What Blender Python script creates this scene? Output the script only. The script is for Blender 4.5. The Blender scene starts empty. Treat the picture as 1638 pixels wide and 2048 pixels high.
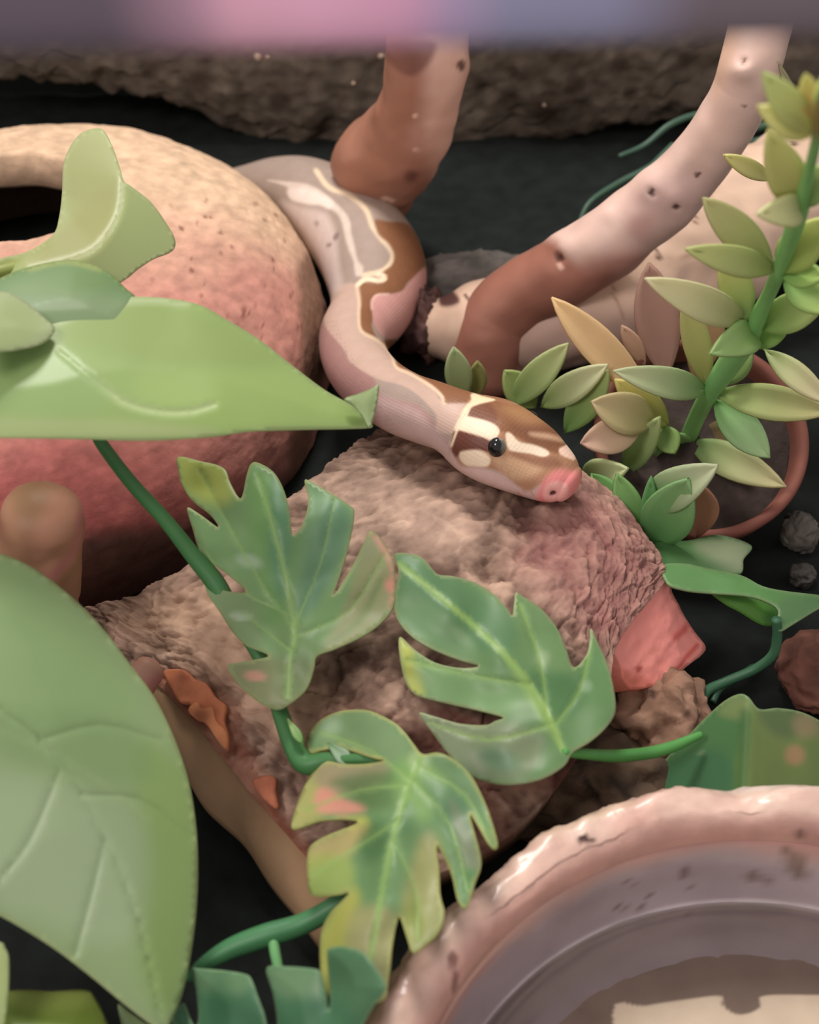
import bpy, math, random
import numpy as np
from mathutils import Vector, noise
from mathutils.bvhtree import BVHTree
from mathutils.geometry import delaunay_2d_cdt

random.seed(4); np.random.seed(4)
SC = bpy.context.scene
COL = SC.collection
S = 0.01                                     # everything below is written in centimetres

# ------------------------------------------------------------------ camera
HALF = math.radians(19.0)
FPX = 1024 / math.tan(HALF)
SN = CS = math.sqrt(.5)
CAM = np.array([0., -21.2, 24.2])
cd = bpy.data.cameras.new('camera'); cam = bpy.data.objects.new('camera', cd); COL.objects.link(cam)
cam.location = Vector(CAM * S); cam.rotation_euler = (math.radians(45), 0, 0)
cd.sensor_fit = 'VERTICAL'; cd.sensor_height = 24; cd.lens = 12 / math.tan(HALF)
cd.clip_start = .005; cd.clip_end = 20
cd.dof.use_dof = True; cd.dof.focus_distance = .300; cd.dof.aperture_fstop = 12.5
SC.camera = cam

# ------------------------------------------------------------------ light
SC.view_settings.view_transform = 'Standard'; SC.view_settings.look = 'None'
SC.view_settings.exposure = 0.0; SC.view_settings.gamma = 1; SC.view_settings.use_curve_mapping = False
w = bpy.data.worlds.new('world'); SC.world = w; w.use_nodes = True
w.node_tree.nodes['Background'].inputs[0].default_value = (1.0, .90, .88, 1)
w.node_tree.nodes['Background'].inputs[1].default_value = .55
def area(name, loc, target, size, power, color):
    l = bpy.data.lights.new(name, 'AREA'); l.shape = 'DISK'; l.size = size * S; l.energy = power; l.color = color
    o = bpy.data.objects.new(name, l); COL.objects.link(o); o.location = Vector(loc) * S
    o.rotation_euler = (Vector(target) - Vector(loc)).to_track_quat('-Z', 'Y').to_euler(); return o
area('terrarium_lamp', (-5, 24, 44), (1, 2, 2), 13, 1.75, (1.0, .94, .89))
area('front_fill', (-22, -24, 46), (-2, 0, 3), 16, 1.1, (1.0, .88, .86))  # added fill from the camera side, lifts the shaded fronts

# ------------------------------------------------------------------ helpers
def ray(px, py):
    x = (px - 819) / FPX; y = (1024 - py) / FPX
    return np.array([x, y * SN + CS, y * CS - SN])
def W(px, py, z):                            # picture point on the level z
    d = ray(px, py); return CAM + d * (z - CAM[2]) / d[2]
def Y(px, py, y):                            # picture point on the upright plane y
    d = ray(px, py); return CAM + d * (y - CAM[1]) / d[1]
def D(px, py, dep):                          # picture point at a depth
    return CAM + ray(px, py) * dep
def depth(P):
    q = np.asarray(P) - CAM; return q[..., 1] * CS - q[..., 2] * SN
def proj(P):
    q = np.asarray(P, float) - CAM; dep = q[..., 1] * CS - q[..., 2] * SN
    return np.stack([819 + FPX * q[..., 0] / dep, 1024 - FPX * (q[..., 1] * SN + q[..., 2] * CS) / dep], -1)
def lin(c):
    c = np.asarray(c, float) / 255.
    return np.where(c <= .04045, c / 12.92, ((c + .055) / 1.055) ** 2.4)
GAIN = 1.0
def L4(c): return tuple(np.minimum(lin(c) * GAIN, .95)) + (1.,)
def fbm(p, scale, octv=4, seed=0.):
    return noise.fractal(Vector((p[0] * scale + seed, p[1] * scale - seed, p[2] * scale + 2 * seed)), 1.0, 2.0, octv)
def smooth(a, b, x):
    t = np.clip((x - a) / (b - a + 1e-9), 0, 1); return t * t * (3 - 2 * t)
def catmull(pts, n, closed=False):
    P = np.asarray(pts, float); m = len(P); out = []
    segs = m if closed else m - 1
    for i in range(segs):
        if closed: a, b, c, d = P[(i - 1) % m], P[i], P[(i + 1) % m], P[(i + 2) % m]
        else:
            b, c = P[i], P[i + 1]; a = P[i - 1] if i else 2 * b - c; d = P[i + 2] if i + 2 < m else 2 * c - b
        for k in range(n):
            t = k / n
            out.append(.5 * ((2 * b) + (c - a) * t + (2 * a - 5 * b + 4 * c - d) * t * t + (3 * b - a - 3 * c + d) * t ** 3))
    if not closed: out.append(P[-1])
    return np.array(out)
def vnormals(V, F):
    N = np.zeros_like(V)
    for f in F:
        p = V[list(f)]; n = np.cross(p[1] - p[0], p[2] - p[0]) if len(f) == 3 else np.cross(p[2] - p[0], p[3] - p[1])
        for i in f: N[i] += n
    return N / (np.linalg.norm(N, axis=1, keepdims=True) + 1e-12)
def sdist(Q, poly):                          # signed distance to a polygon, negative inside
    poly = np.asarray(poly, float); d = np.full(len(Q), 1e9); ins = np.zeros(len(Q), bool)
    for i in range(len(poly)):
        a, b = poly[i], poly[(i + 1) % len(poly)]; ab = b - a
        t = np.clip(((Q - a) @ ab) / (ab @ ab + 1e-9), 0, 1)
        d = np.minimum(d, np.linalg.norm(Q - a - t[:, None] * ab, axis=1))
        c = ((a[1] > Q[:, 1]) != (b[1] > Q[:, 1]))
        with np.errstate(divide='ignore', invalid='ignore'):
            x = (b[0] - a[0]) * (Q[:, 1] - a[1]) / (b[1] - a[1] + 1e-12) + a[0]
        ins ^= c & (Q[:, 0] < x)
    return np.where(ins, -d, d)
def ldist(Q, line):                          # distance to an open polyline
    line = np.asarray(line, float); d = np.full(len(Q), 1e9)
    for a, b in zip(line[:-1], line[1:]):
        ab = b - a; t = np.clip(((Q - a) @ ab) / (ab @ ab + 1e-9), 0, 1)
        d = np.minimum(d, np.linalg.norm(Q - a - t[:, None] * ab, axis=1))
    return d
def paint(Cv, Q, ops, mask=None):            # lays colour areas over each other: polygons, lines, spots
    for op in ops:
        kind, g, c, blur = op[:4]; k = op[4] if len(op) > 4 else 1.
        if kind == 'poly':
            g = catmull(g, 4, True); wgt = 1 - smooth(-blur, blur, sdist(Q, g))
        elif kind == 'line':
            wgt = 1 - smooth(g[1] - blur, g[1] + blur, ldist(Q, catmull(g[0], 4)))
        else:
            x, y, r = g[:3]; asp, ang = (g[3], math.radians(g[4])) if len(g) > 3 else (1, 0)
            dx, dy = Q[:, 0] - x, Q[:, 1] - y
            u = dx * math.cos(ang) + dy * math.sin(ang); v = (-dx * math.sin(ang) + dy * math.cos(ang)) * asp
            wgt = 1 - smooth(r - blur, r + blur, np.hypot(u, v))
        if mask is not None: wgt = wgt * mask
        wgt = wgt * k
        Cv[:] = Cv * (1 - wgt[:, None]) + lin(c) * wgt[:, None]
    return Cv

# ------------------------------------------------------------------ materials
MATS = {}
def M(name, color=None, rough=.6, spec=.4, bump=0., bscale=300, mott=0., mscale=60, trans=0., coat=0., sss=0., scales=False, stretch=None):
    if name in MATS: return MATS[name]
    m = bpy.data.materials.new(name); m.use_nodes = True; nt = m.node_tree; b = nt.nodes['Principled BSDF']; ln = nt.links.new
    b.inputs['Roughness'].default_value = rough; b.inputs['Specular IOR Level'].default_value = spec
    b.inputs['Coat Weight'].default_value = coat; b.inputs['Coat Roughness'].default_value = .12
    if sss: b.inputs['Subsurface Weight'].default_value = sss; b.inputs['Subsurface Scale'].default_value = .002
    if color is None:
        a = nt.nodes.new('ShaderNodeAttribute'); a.attribute_name = 'Col'; csock = a.outputs['Color']
    else:
        a = nt.nodes.new('ShaderNodeRGB'); a.outputs[0].default_value = L4(color); csock = a.outputs[0]
    tc = nt.nodes.new('ShaderNodeTexCoord'); vec = tc.outputs['Object']
    if stretch:
        mp = nt.nodes.new('ShaderNodeMapping'); mp.inputs['Scale'].default_value = stretch; ln(vec, mp.inputs[0]); vec = mp.outputs[0]
    if mott:
        n = nt.nodes.new('ShaderNodeTexNoise'); n.inputs['Scale'].default_value = mscale; n.inputs['Detail'].default_value = 6; ln(vec, n.inputs['Vector'])
        r = nt.nodes.new('ShaderNodeMapRange'); r.inputs[1].default_value = .25; r.inputs[2].default_value = .75
        r.inputs[3].default_value = 1 - mott; r.inputs[4].default_value = 1 + mott; ln(n.outputs[0], r.inputs[0])
        mx = nt.nodes.new('ShaderNodeMix'); mx.data_type = 'RGBA'; mx.blend_type = 'MULTIPLY'; mx.inputs[0].default_value = 1
        ln(csock, mx.inputs[6]); ln(r.outputs[0], mx.inputs[7]); csock = mx.outputs[2]
    ln(csock, b.inputs['Base Color'])
    if bump:
        bp = nt.nodes.new('ShaderNodeBump'); bp.inputs['Strength'].default_value = bump; bp.inputs['Distance'].default_value = .0006
        if scales:
            v = nt.nodes.new('ShaderNodeTexVoronoi'); v.inputs['Scale'].default_value = bscale
            uv = nt.nodes.new('ShaderNodeAttribute'); uv.attribute_name = 'skin'; ln(uv.outputs['Vector'], v.inputs['Vector'])
            v.inputs['Randomness'].default_value = .25
            iv = nt.nodes.new('ShaderNodeMath'); iv.operation = 'SUBTRACT'; iv.inputs[0].default_value = 1; ln(v.outputs[0], iv.inputs[1]); h = iv.outputs[0]
        else:
            n2 = nt.nodes.new('ShaderNodeTexNoise'); n2.inputs['Scale'].default_value = bscale; n2.inputs['Detail'].default_value = 5; ln(vec, n2.inputs['Vector']); h = n2.outputs[0]
        ln(h, bp.inputs['Height']); ln(bp.outputs[0], b.inputs['Normal'])
    if trans:
        t = nt.nodes.new('ShaderNodeBsdfTranslucent'); ln(csock, t.inputs[0])
        ms = nt.nodes.new('ShaderNodeMixShader'); ms.inputs[0].default_value = trans
        ln(b.outputs[0], ms.inputs[1]); ln(t.outputs[0], ms.inputs[2]); ln(ms.outputs[0], nt.nodes['Material Output'].inputs[0])
    MATS[name] = m; return m
LEAF = M('leaf_plastic', rough=.42, spec=.40, mott=.10, mscale=90, trans=.30)
SOFT = M('soft_leaf', rough=.5, spec=.35, mott=.08, mscale=80, trans=.32)
BROAD = M('broad_leaf', rough=.38, spec=.4, mott=.07, mscale=35, trans=.26, bump=.05, bscale=120)
STEM = M('stem_plastic', rough=.45, spec=.4, mott=.10, mscale=120)
WOOD = M('smooth_wood', rough=.5, spec=.35, mott=.12, mscale=70, bump=.15, bscale=160)
BARK = M('cork_bark', rough=.85, spec=.2, mott=.26, mscale=200, bump=.5, bscale=380)
ROCK = M('stone', rough=.8, spec=.25, mott=.2, mscale=150, bump=.6, bscale=300)
SAND = M('sandy_clay', rough=.9, spec=.15, mott=.20, mscale=300, bump=.5, bscale=420)
SKIN = M('snake_skin', rough=.50, spec=.38, mott=.06, mscale=260, bump=.12, bscale=1.0, scales=True, sss=.08)

# ------------------------------------------------------------------ object makers
def base_of(V): 
    V = np.asarray(V); return np.array([V[:, 0].mean(), V[:, 1].mean(), V[:, 2].min()])
def build(name, V, F, mat, parent=None, C=None, smoothf=True, thick=0., skin=None, at=None):
    V = np.asarray(V, float)
    me = bpy.data.meshes.new(name)
    if parent is not None:
        p = parent; org = np.zeros(3)
        while p is not None: org = org + np.array(p['at']); p = None
    else: org = base_of(V) if at is None else np.array(at, float)
    me.from_pydata(((V - org) * S).tolist(), [], [list(map(int, f)) for f in F])
    me.update()
    if C is not None:
        a = me.color_attributes.new('Col', 'FLOAT_COLOR', 'POINT')
        a.data.foreach_set('color', np.c_[np.clip(C, 0, .95), np.ones(len(C))].astype(np.float32).ravel())
    if skin is not None:
        a = me.attributes.new('skin', 'FLOAT_VECTOR', 'POINT'); a.data.foreach_set('vector', np.asarray(skin, np.float32).ravel())
    if smoothf: me.polygons.foreach_set('use_smooth', [True] * len(me.polygons))
    me.materials.append(mat)
    o = bpy.data.objects.new(name, me); COL.objects.link(o)
    o['at'] = list(org)
    if parent is not None: o.parent = parent; o['at'] = list(parent['at'])
    else: o.location = Vector(org * S)
    if thick:
        md = o.modifiers.new('thickness', 'SOLIDIFY'); md.thickness = thick * S; md.offset = -1
    return o
def tag(o, label, cat, group=None):
    o['label'] = label; o['category'] = cat
    if group: o['group'] = group
    return o
def thing(name, label, cat, at, group=None):
    o = bpy.data.objects.new(name, None); COL.objects.link(o); o.location = Vector(np.asarray(at) * S); o['at'] = list(map(float, at))
    o.empty_display_size = .01
    return tag(o, label, cat, group)
def struct(o): o['kind'] = 'structure'; return o

def frames(P):
    T = np.gradient(P, axis=0); T /= np.linalg.norm(T, axis=1, keepdims=True) + 1e-12
    u = np.cross(T[0], [0, 0, 1.]); 
    if np.linalg.norm(u) < .1: u = np.cross(T[0], [0, 1., 0])
    u /= np.linalg.norm(u); U = []
    for t in T:
        u = u - t * (u @ t); u /= np.linalg.norm(u); U.append(u)
    U = np.array(U); return T, U, np.cross(T, U)
def grid_faces(n, m, closed=True):
    F = []
    for i in range(n - 1):
        for j in range(m if closed else m - 1):
            k = (j + 1) % m; F.append((i * m + j, i * m + k, (i + 1) * m + k, (i + 1) * m + j))
    return F
def tube(ctrl, seg=16, sub=10, rough=0., rscale=1.2, seed=0., roundend=(False, False), step=None):
    """ctrl: rows of (x, y, z, radius in cm)"""
    A = catmull(ctrl, sub); P, R = A[:, :3], A[:, 3].copy()
    def cap(P, R, start):
        p, q = (P[0], P[1]) if start else (P[-1], P[-2]); r = R[0] if start else R[-1]
        d = p - q; d /= np.linalg.norm(d); k = np.linspace(0, 1, 6)[1:]
        cp = p + d * (np.sin(k * math.pi / 2) * r * .7)[:, None]; cr = r * np.maximum(np.cos(k * math.pi / 2), .02)
        if start: return np.vstack([cp[::-1], P]), np.r_[cr[::-1], R]
        return np.vstack([P, cp]), np.r_[R, cr]
    if roundend[0]: P, R = cap(P, R, True)
    if roundend[1]: P, R = cap(P, R, False)
    T, U, Bn = frames(P); th = np.linspace(0, 2 * math.pi, seg, endpoint=False)
    V = []
    for p, r, u, b in zip(P, R, U, Bn):
        for t in th:
            d = u * math.cos(t) + b * math.sin(t); rr = r
            if rough: rr = r * (1 + rough * fbm(p + d * r, rscale, 3, seed))
            V.append(p + d * rr)
    n = len(P); F = grid_faces(n, seg)
    V = np.array(V); nb = len(V)
    V = np.vstack([V, P[0], P[-1]])
    for j in range(seg):
        F.append((nb, (j + 1) % seg, j)); F.append((nb + 1, (n - 1) * seg + j, (n - 1) * seg + (j + 1) % seg))
    return V, F
def pxr(pts, fn=W):
    """(px, py, level, radius in px) -> (x, y, z, r)"""
    out = []
    for px, py, l, r in pts:
        p = fn(px, py, l); out.append((*p, r * depth(p) / FPX))
    return np.array(out)
def cols(V, c): return np.tile(lin(c), (len(V), 1))
def facing(V, F):
    N = vnormals(V, F); v = CAM - V; v /= np.linalg.norm(v, axis=1, keepdims=True)
    return smooth(-.05, .1, (N * v).sum(1))

def plane3(a):
    P = [D(*q) if q[2] > 15 else W(*q) for q in a]; n = np.cross(P[1] - P[0], P[2] - P[0]); n /= np.linalg.norm(n)
    if n @ (CAM - P[0]) < 0: n = -n
    return P[0], n
def tone(C, sat=.94, gain=1.0):
    lum = (C @ np.array([.25, .65, .10]))[:, None]; return (lum + (C - lum) * sat) * gain
def leaf_sheet(name, outline, anchors, parent, base, ops=(), rib=None, ribs=(), fold=0., bulge=0., edge=None, edgew=5., mat=None, thick=.05, gridpx=None, n=5, wav=0., seed=0., ribcol=None, ribw=3.5, label=None):
    """A leaf as a curved sheet of its own thickness: outline on a tilted plane, raised or folded about its midrib."""
    O = catmull(outline, n, True)
    keep = [O[0]]
    for q in O[1:]:
        if np.hypot(*(q - keep[-1])) > 2.0: keep.append(q)
    O = np.array(keep)
    lo, hi = O.min(0), O.max(0); g = gridpx or max(6, math.sqrt((hi - lo).prod()) / 58)
    xs, ys = np.meshgrid(np.arange(lo[0], hi[0], g), np.arange(lo[1], hi[1], g * .87))
    xs[1::2] += g / 2
    G = np.c_[xs.ravel(), ys.ravel()]; G = G[sdist(G, O) < -g * .45]
    lines = ([rib] if rib is not None else []) + list(ribs)
    if lines:                                # vertices along the veins keep them crisp
        LP = []
        for l_ in lines:
            c_ = catmull(l_, 12); step = [c_[0]]
            for q in c_[1:]:
                if np.hypot(*(q - step[-1])) > g * .7: step.append(q)
            c_ = np.array(step)
            if len(c_) < 2: continue
            t_ = np.gradient(c_, axis=0); t_ /= np.linalg.norm(t_, axis=1, keepdims=True) + 1e-9; nv_ = np.c_[-t_[:, 1], t_[:, 0]]
            for off in (0, 4.2, -4.2): LP.append(c_ + nv_ * off)
        LP = np.vstack(LP); LP = LP[sdist(LP, O) < -3]; kp = []
        for q in LP:
            if not kp or np.min(np.hypot(*(np.array(kp) - q).T)) > 2.2: kp.append(q)
        LP = np.array(kp)
        if len(LP):
            near = np.array([np.min(np.hypot(*(LP - q).T)) for q in G]) if len(G) else np.zeros(0)
            G = np.vstack([G[near > g * .5], LP])
    pts = [Vector(p) for p in np.vstack([O, G])]
    k = len(O)
    vs, es, fs, *_ = delaunay_2d_cdt(pts, [(i, (i + 1) % k) for i in range(k)], [], 0, 1e-4)
    Q = np.array([tuple(v) for v in vs]); cen = np.array([Q[list(f)].mean(0) for f in fs]); ok = sdist(cen, O) < 0; fs = [f for f, g_ in zip(fs, ok) if g_]
    sd = np.maximum(-sdist(Q, O), 0.)
    p0, nn = plane3(anchors)
    V = []; dm = ldist(Q, catmull(rib, 4)) if rib is not None else np.zeros(len(Q))
    size = math.sqrt((hi - lo).prod())
    dr = np.full(len(Q), 1e9)
    for r in ribs: dr = np.minimum(dr, ldist(Q, catmull(r, 3)))
    for i, q in enumerate(Q):
        d = ray(*q); t = ((p0 - CAM) @ nn) / (d @ nn)
        h = -fold * dm[i] / 100. + bulge * min(sd[i] / (size * .3), 1.) ** .7
        h += -.05 * math.exp(-(dm[i] / 5.) ** 2) * (rib is not None) - .03 * math.exp(-(dr[i] / 5.) ** 2)
        if wav: h += wav * noise.noise(Vector((q[0] / 90. + seed, q[1] / 90., seed)))
        V.append(CAM + d * (t - h))
    V = np.array(V); C = cols(V, base)
    C = paint(C, Q, ops)
    if ribcol is not None:
        for arr, wd, kk in ((dm, ribw, .85), (dr, ribw * .7, .55)):
            if arr.max() > 0:
                wg = (1 - smooth(wd * .4, wd * 1.8, arr))[:, None] * kk; C = C * (1 - wg) + lin(ribcol) * wg
    if edge is not None:
        wg = (1 - smooth(edgew * .4, edgew * 1.5, sd))[:, None] * .8; C = C * (1 - wg) + lin(edge) * wg
    C = tone(C)
    F = []
    for f in fs:
        a, b, c = (V[f[0]], V[f[1]], V[f[2]]); nf = np.cross(b - a, c - a)
        F.append(tuple(f) if nf @ (CAM - a) > 0 else tuple(f[::-1]))
    o = build(name, V, F, mat or LEAF, parent, C, thick=thick)
    if label: o['label'] = label
    return o
def blade(name, base, tip, wpx, c0, c1, parent, sag=.15, mat=None, cup=.25, blunt=.55, fn=None, side=0., thick=.07, label=None, n=12, gain=1.):
    """A narrow leaf with a folded middle, from base to tip, arching upwards or down. base, tip: 3-D points."""
    b, t = np.asarray(base, float), np.asarray(tip, float); L = np.linalg.norm(t - b); ax = (t - b) / L
    mid = (b + t) / 2; view = CAM - mid; view /= np.linalg.norm(view)
    sd = np.cross(ax, view); sd /= np.linalg.norm(sd); up = np.cross(sd, ax)
    wc = wpx * depth(mid) / FPX / 2; V = []; C = []
    m = 7
    for i in range(n + 1):
        s = i / n; prof = (max(.26 * (1 - s), math.sin(math.pi * s ** 1.05) ** .72) if 0 < s < 1 else 0) if blunt < .3 else (min(1, .28 + 1.1 * s) * (1 - max(0, (s - blunt) / (1 - blunt)) ** 2.2) ** .6 if s < 1 else 0)
        prof = max(prof, .06)
        p = b + ax * L * s + up * (sag * L * math.sin(math.pi * s)) + sd * side * L * math.sin(math.pi * s)
        for j in range(m):
            x = -1 + 2 * j / (m - 1)
            V.append(p + sd * x * wc * prof + up * (cup * wc * prof * (x * x - .3)) - up * (.05 * wc * math.exp(-(x / .2) ** 2)))
            C.append((lin(c0) * (1 - s) + lin(c1) * s) * gain)
    F = [tuple(reversed(f)) for f in grid_faces(n + 1, m, False)]
    o = build(name, np.array(V), F, mat or SOFT, parent, np.array(C), thick=thick)
    if label: o['label'] = label
    return o

# ================================================================== the setting
# floor: dark soil
nx, ny = 120, 100
V = []
for i in range(nx + 1):
    for j in range(ny + 1):
        x, y = -30 + 60 * i / nx, -22 + 45 * j / ny
        V.append((x, y, -.12 + .10 * fbm((x, y, 0), .9, 4)))
F = [(i * (ny + 1) + j, (i + 1) * (ny + 1) + j, (i + 1) * (ny + 1) + j + 1, i * (ny + 1) + j + 1) for i in range(nx) for j in range(ny)]
struct(build('floor', V, F, M('dark_soil', (28, 33, 31), rough=.9, spec=.2, mott=.35, mscale=160, bump=.6, bscale=260)))
def box(lo, hi):
    x0, y0, z0 = lo; x1, y1, z1 = hi
    V = [(x, y, z) for x in (x0, x1) for y in (y0, y1) for z in (z0, z1)]
    return V, [(0, 1, 3, 2), (4, 6, 7, 5), (0, 4, 5, 1), (2, 3, 7, 6), (0, 2, 6, 4), (1, 5, 7, 3)]
V, F = box((-30, 22.2, -.3), (30, 23, 15))
struct(build('wall_back', V, F, M('dark_glass', (32, 38, 36), rough=.5, spec=.3, mott=.2, mscale=40), smoothf=False))

# brown background panel hanging before the back wall, its lower edge ragged
edge_px = [(-150, 150), (0, 160), (150, 178), (300, 205), (400, 235), (470, 275), (560, 305), (700, 315), (850, 318), (1000, 305), (1100, 288), (1250, 258), (1400, 240), (1638, 255), (1850, 250)]
E3 = np.array([Y(px, py, 19.3) for px, py in edge_px])
n, m = 240, 90; V = []; C = []
for i in range(n + 1):
    x = E3[0, 0] + (E3[-1, 0] - E3[0, 0]) * i / n; ze = np.interp(x, E3[:, 0], E3[:, 2])
    for j in range(m + 1):
        if j < 14:
            a = j / 14 * math.pi / 2; z = ze + .9 - .9 * math.sin(a + 0) * 1.0 + .0; z = ze + .9 * (1 - math.sin(a)); y = 22.0 - 2.4 * (math.sin(a)) ; 
            y = 22.0 - 2.4 * j / 14; z = ze + .5 * (1 - j / 14) 
        else:
            t = (j - 14) / (m - 14); z = ze + 9 * t ** 1.15; y = 19.6 - .5 * math.sin(min(1, t * 5) * math.pi / 2) + .6 * t
        p = (x, y, z); h = .26 * fbm(p, .5, 4, 3) + .13 * fbm(p, 2.1, 3, 7) + .06 * fbm(p, 6.5, 2, 2)
        V.append((x, y - h * (1 if j > 4 else .2), z + .28 * fbm(p, 1.4, 3, 9) * (j < 30)))
        k = .5 + .5 * fbm(p, 2.6, 3, 5); C.append(lin((82, 75, 67)) * (1 - k) + lin((116, 105, 92)) * k)
V = np.array(V); C = np.array(C)
Q = proj(V)
C = paint(C, Q, [('spot', (x, y, r), (66, 56, 48), r * .5, .8) for x, y, r in [(1020, 200, 22), (1090, 228, 26), (1150, 172, 22), (1368, 118, 12), (960, 168, 14), (1025, 142, 12), (395, 165, 26), (300, 140, 18), (480, 172, 10), (1240, 125, 18), (1260, 190, 15), (560, 200, 22), (640, 250, 26)]])
F = [(i * (m + 1) + j, (i + 1) * (m + 1) + j, (i + 1) * (m + 1) + j + 1, i * (m + 1) + j + 1) for i in range(n) for j in range(m)]
bg = thing('background_panel', 'rough brown textured background panel along the back above the dark gap', 'panel', (0, 22, 2))
build('panel', V, F, M('foam_rock', rough=.92, spec=.12, mott=.22, mscale=190, bump=.7, bscale=300), bg, C)
tree = BVHTree.FromPolygons([Vector(v) for v in V], F)
def hit(tr, px, py):
    d = ray(px, py); d /= np.linalg.norm(d)
    r = tr.ray_cast(Vector(CAM), Vector(d)); return (np.array(r[0]), np.array(r[1])) if r[0] is not None else (None, None)
def blob(c, r, seed=0., seg=12, rings=8, rough=.25, sc=1., squash=(1, 1, 1), rs=None):
    V = []; 
    for i in range(rings + 1):
        a = math.pi * i / rings
        for j in range(seg):
            b = 2 * math.pi * j / seg; d = np.array([math.sin(a) * math.cos(b), math.sin(a) * math.sin(b), math.cos(a)])
            k = 1 + rough * fbm(d * sc, rs or 1.6, 3, seed); V.append(np.asarray(c) + d * r * k * np.array(squash))
    F = [tuple(reversed(f)) for f in grid_faces(rings + 1, seg)]
    return np.array(V), F
for px, py, r in [(516, 112, .11), (536, 113, .06), (763, 111, .10), (707, 166, .06), (1088, 210, .06)]:
    p, _ = hit(tree, px, py)
    if p is not None:
        Vb, Fb = blob(p, r, px, rough=.5); build('pale_grain', Vb, Fb, M('grain', (215, 190, 165), rough=.7), bg)

# front frame rail of the terrarium, close to the lens; reflections painted into its colour, mauve over pink to blue grey
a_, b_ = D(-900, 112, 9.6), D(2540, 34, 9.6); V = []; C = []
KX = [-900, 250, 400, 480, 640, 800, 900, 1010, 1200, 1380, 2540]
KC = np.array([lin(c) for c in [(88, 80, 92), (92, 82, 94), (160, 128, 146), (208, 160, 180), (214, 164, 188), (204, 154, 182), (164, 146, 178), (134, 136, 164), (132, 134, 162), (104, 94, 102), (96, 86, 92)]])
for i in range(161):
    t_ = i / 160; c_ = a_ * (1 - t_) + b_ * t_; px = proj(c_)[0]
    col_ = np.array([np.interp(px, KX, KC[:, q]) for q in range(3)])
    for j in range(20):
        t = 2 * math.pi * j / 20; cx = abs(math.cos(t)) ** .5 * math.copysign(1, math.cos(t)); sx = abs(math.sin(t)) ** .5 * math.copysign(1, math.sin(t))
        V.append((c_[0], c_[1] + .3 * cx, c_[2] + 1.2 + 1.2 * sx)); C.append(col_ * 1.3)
F = grid_faces(161, 20); nb = len(V); F += [tuple(range(19, -1, -1)), tuple(nb - 20 + j for j in range(20))]
struct(build('trim_1', V, F, M('rail_reflections', rough=.45, spec=.4, mott=.05, mscale=30), None, np.array(C)))

# ================================================================== clay hide
HC = np.array([-9.38, 7.87]); HR, HH, HN, KY = 7.36, 3.85, 3.3, 1.139     # low dome, a little longer than wide
hole = np.array([-10.2, 7.87 + 2.1]); hrx, hry = 2.9, 1.85
def hz(r, R, H, n=HN): return H * max(0., 1 - (r / R) ** n) ** (1 / n)
def hide_radius(z): return HR * max(0., 1 - (max(z, 0) / HH) ** HN) ** (1 / HN)
def push_out(p, gap):                        # moves a point out of the dome, level
    if p[2] < HH:
        R = hide_radius(p[2]) + gap; d = np.array([p[0] - HC[0], (p[1] - HC[1]) * (R / (R + HR * (KY - 1)))]); k = np.hypot(*d)
        if k < R: p[0] = HC[0] + (p[0] - HC[0]) * R / k; p[1] = HC[1] + (p[1] - HC[1]) * R / k
def hide_shell(R, H, nphi, nt, outer):
    V = []
    for j in range(nt + 1):
        for i in range(nphi):
            ph = 2 * math.pi * i / nphi; d = np.array([math.cos(ph), math.sin(ph)])
            ee = hrx * hry / math.hypot(hry * d[0], hrx * d[1]); ee *= 1 + .06 * noise.noise(Vector((d[0] * 2, d[1] * 2, 3)))
            p0 = hole + d * ee; q = hole - HC; bq = q @ d; tt = -bq + math.sqrt(bq * bq - q @ q + R * R)
            s = j / nt; s = math.sin(s * math.pi / 2) ** 1.0
            p = p0 + (hole + d * tt - p0) * s; rr = min(np.hypot(*(p - HC)), R)
            V.append((p[0], HC[1] + (p[1] - HC[1]) * KY, hz(rr, R, H)))
    return V
nphi, nt = 320, 150
VO = np.array(hide_shell(HR, HH, nphi, nt, True)); VI = np.array(hide_shell(HR - .85, HH - 1.0, nphi, 40, False))
def rough_out(V, amp):
    out = V.copy()
    for i, p in enumerate(V):
        nrm = np.array([(p[0] - HC[0]) * (np.hypot(p[0] - HC[0], p[1] - HC[1]) / HR) ** 3, (p[1] - HC[1]) * (np.hypot(p[0] - HC[0], p[1] - HC[1]) / HR) ** 3, p[2] + 1.5]); nrm /= np.linalg.norm(nrm)
        out[i] = p + nrm * amp * (.10 * fbm(p, .5, 3, 1) + .022 * fbm(p, 3.2, 3, 4) + .012 * fbm(p, 9, 2, 8))
    return out
VO = rough_out(VO, 1.)
lip = []
for k in range(1, 10):                       # rounded lip of the hole
    a = k / 10; o_, i_ = VO[:nphi], VI[:nphi]; inw = np.array([hole[0], HC[1] + (hole[1] - HC[1]) * KY]) - o_[:, :2]; inw /= np.linalg.norm(inw, axis=1, keepdims=True)
    L_ = o_ * (1 - a) + i_ * a; L_[:, :2] += inw * (.18 * math.sin(math.pi * a))[..., None] if False else inw * (.18 * math.sin(math.pi * a)); lip.append(L_)
rows = list(VO.reshape(nt + 1, nphi, 3)[::-1]) + lip + list(VI.reshape(41, nphi, 3))
V = np.vstack(rows); F = grid_faces(len(rows), nphi)
z = V[:, 2]; C = np.zeros_like(V)
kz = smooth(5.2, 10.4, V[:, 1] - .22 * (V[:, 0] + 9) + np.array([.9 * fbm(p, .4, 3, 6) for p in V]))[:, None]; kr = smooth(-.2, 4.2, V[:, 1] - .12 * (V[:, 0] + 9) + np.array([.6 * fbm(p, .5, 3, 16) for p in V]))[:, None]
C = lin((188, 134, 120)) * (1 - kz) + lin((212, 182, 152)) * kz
C = C * kr + lin((150, 82, 79)) * (1 - kr)
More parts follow.
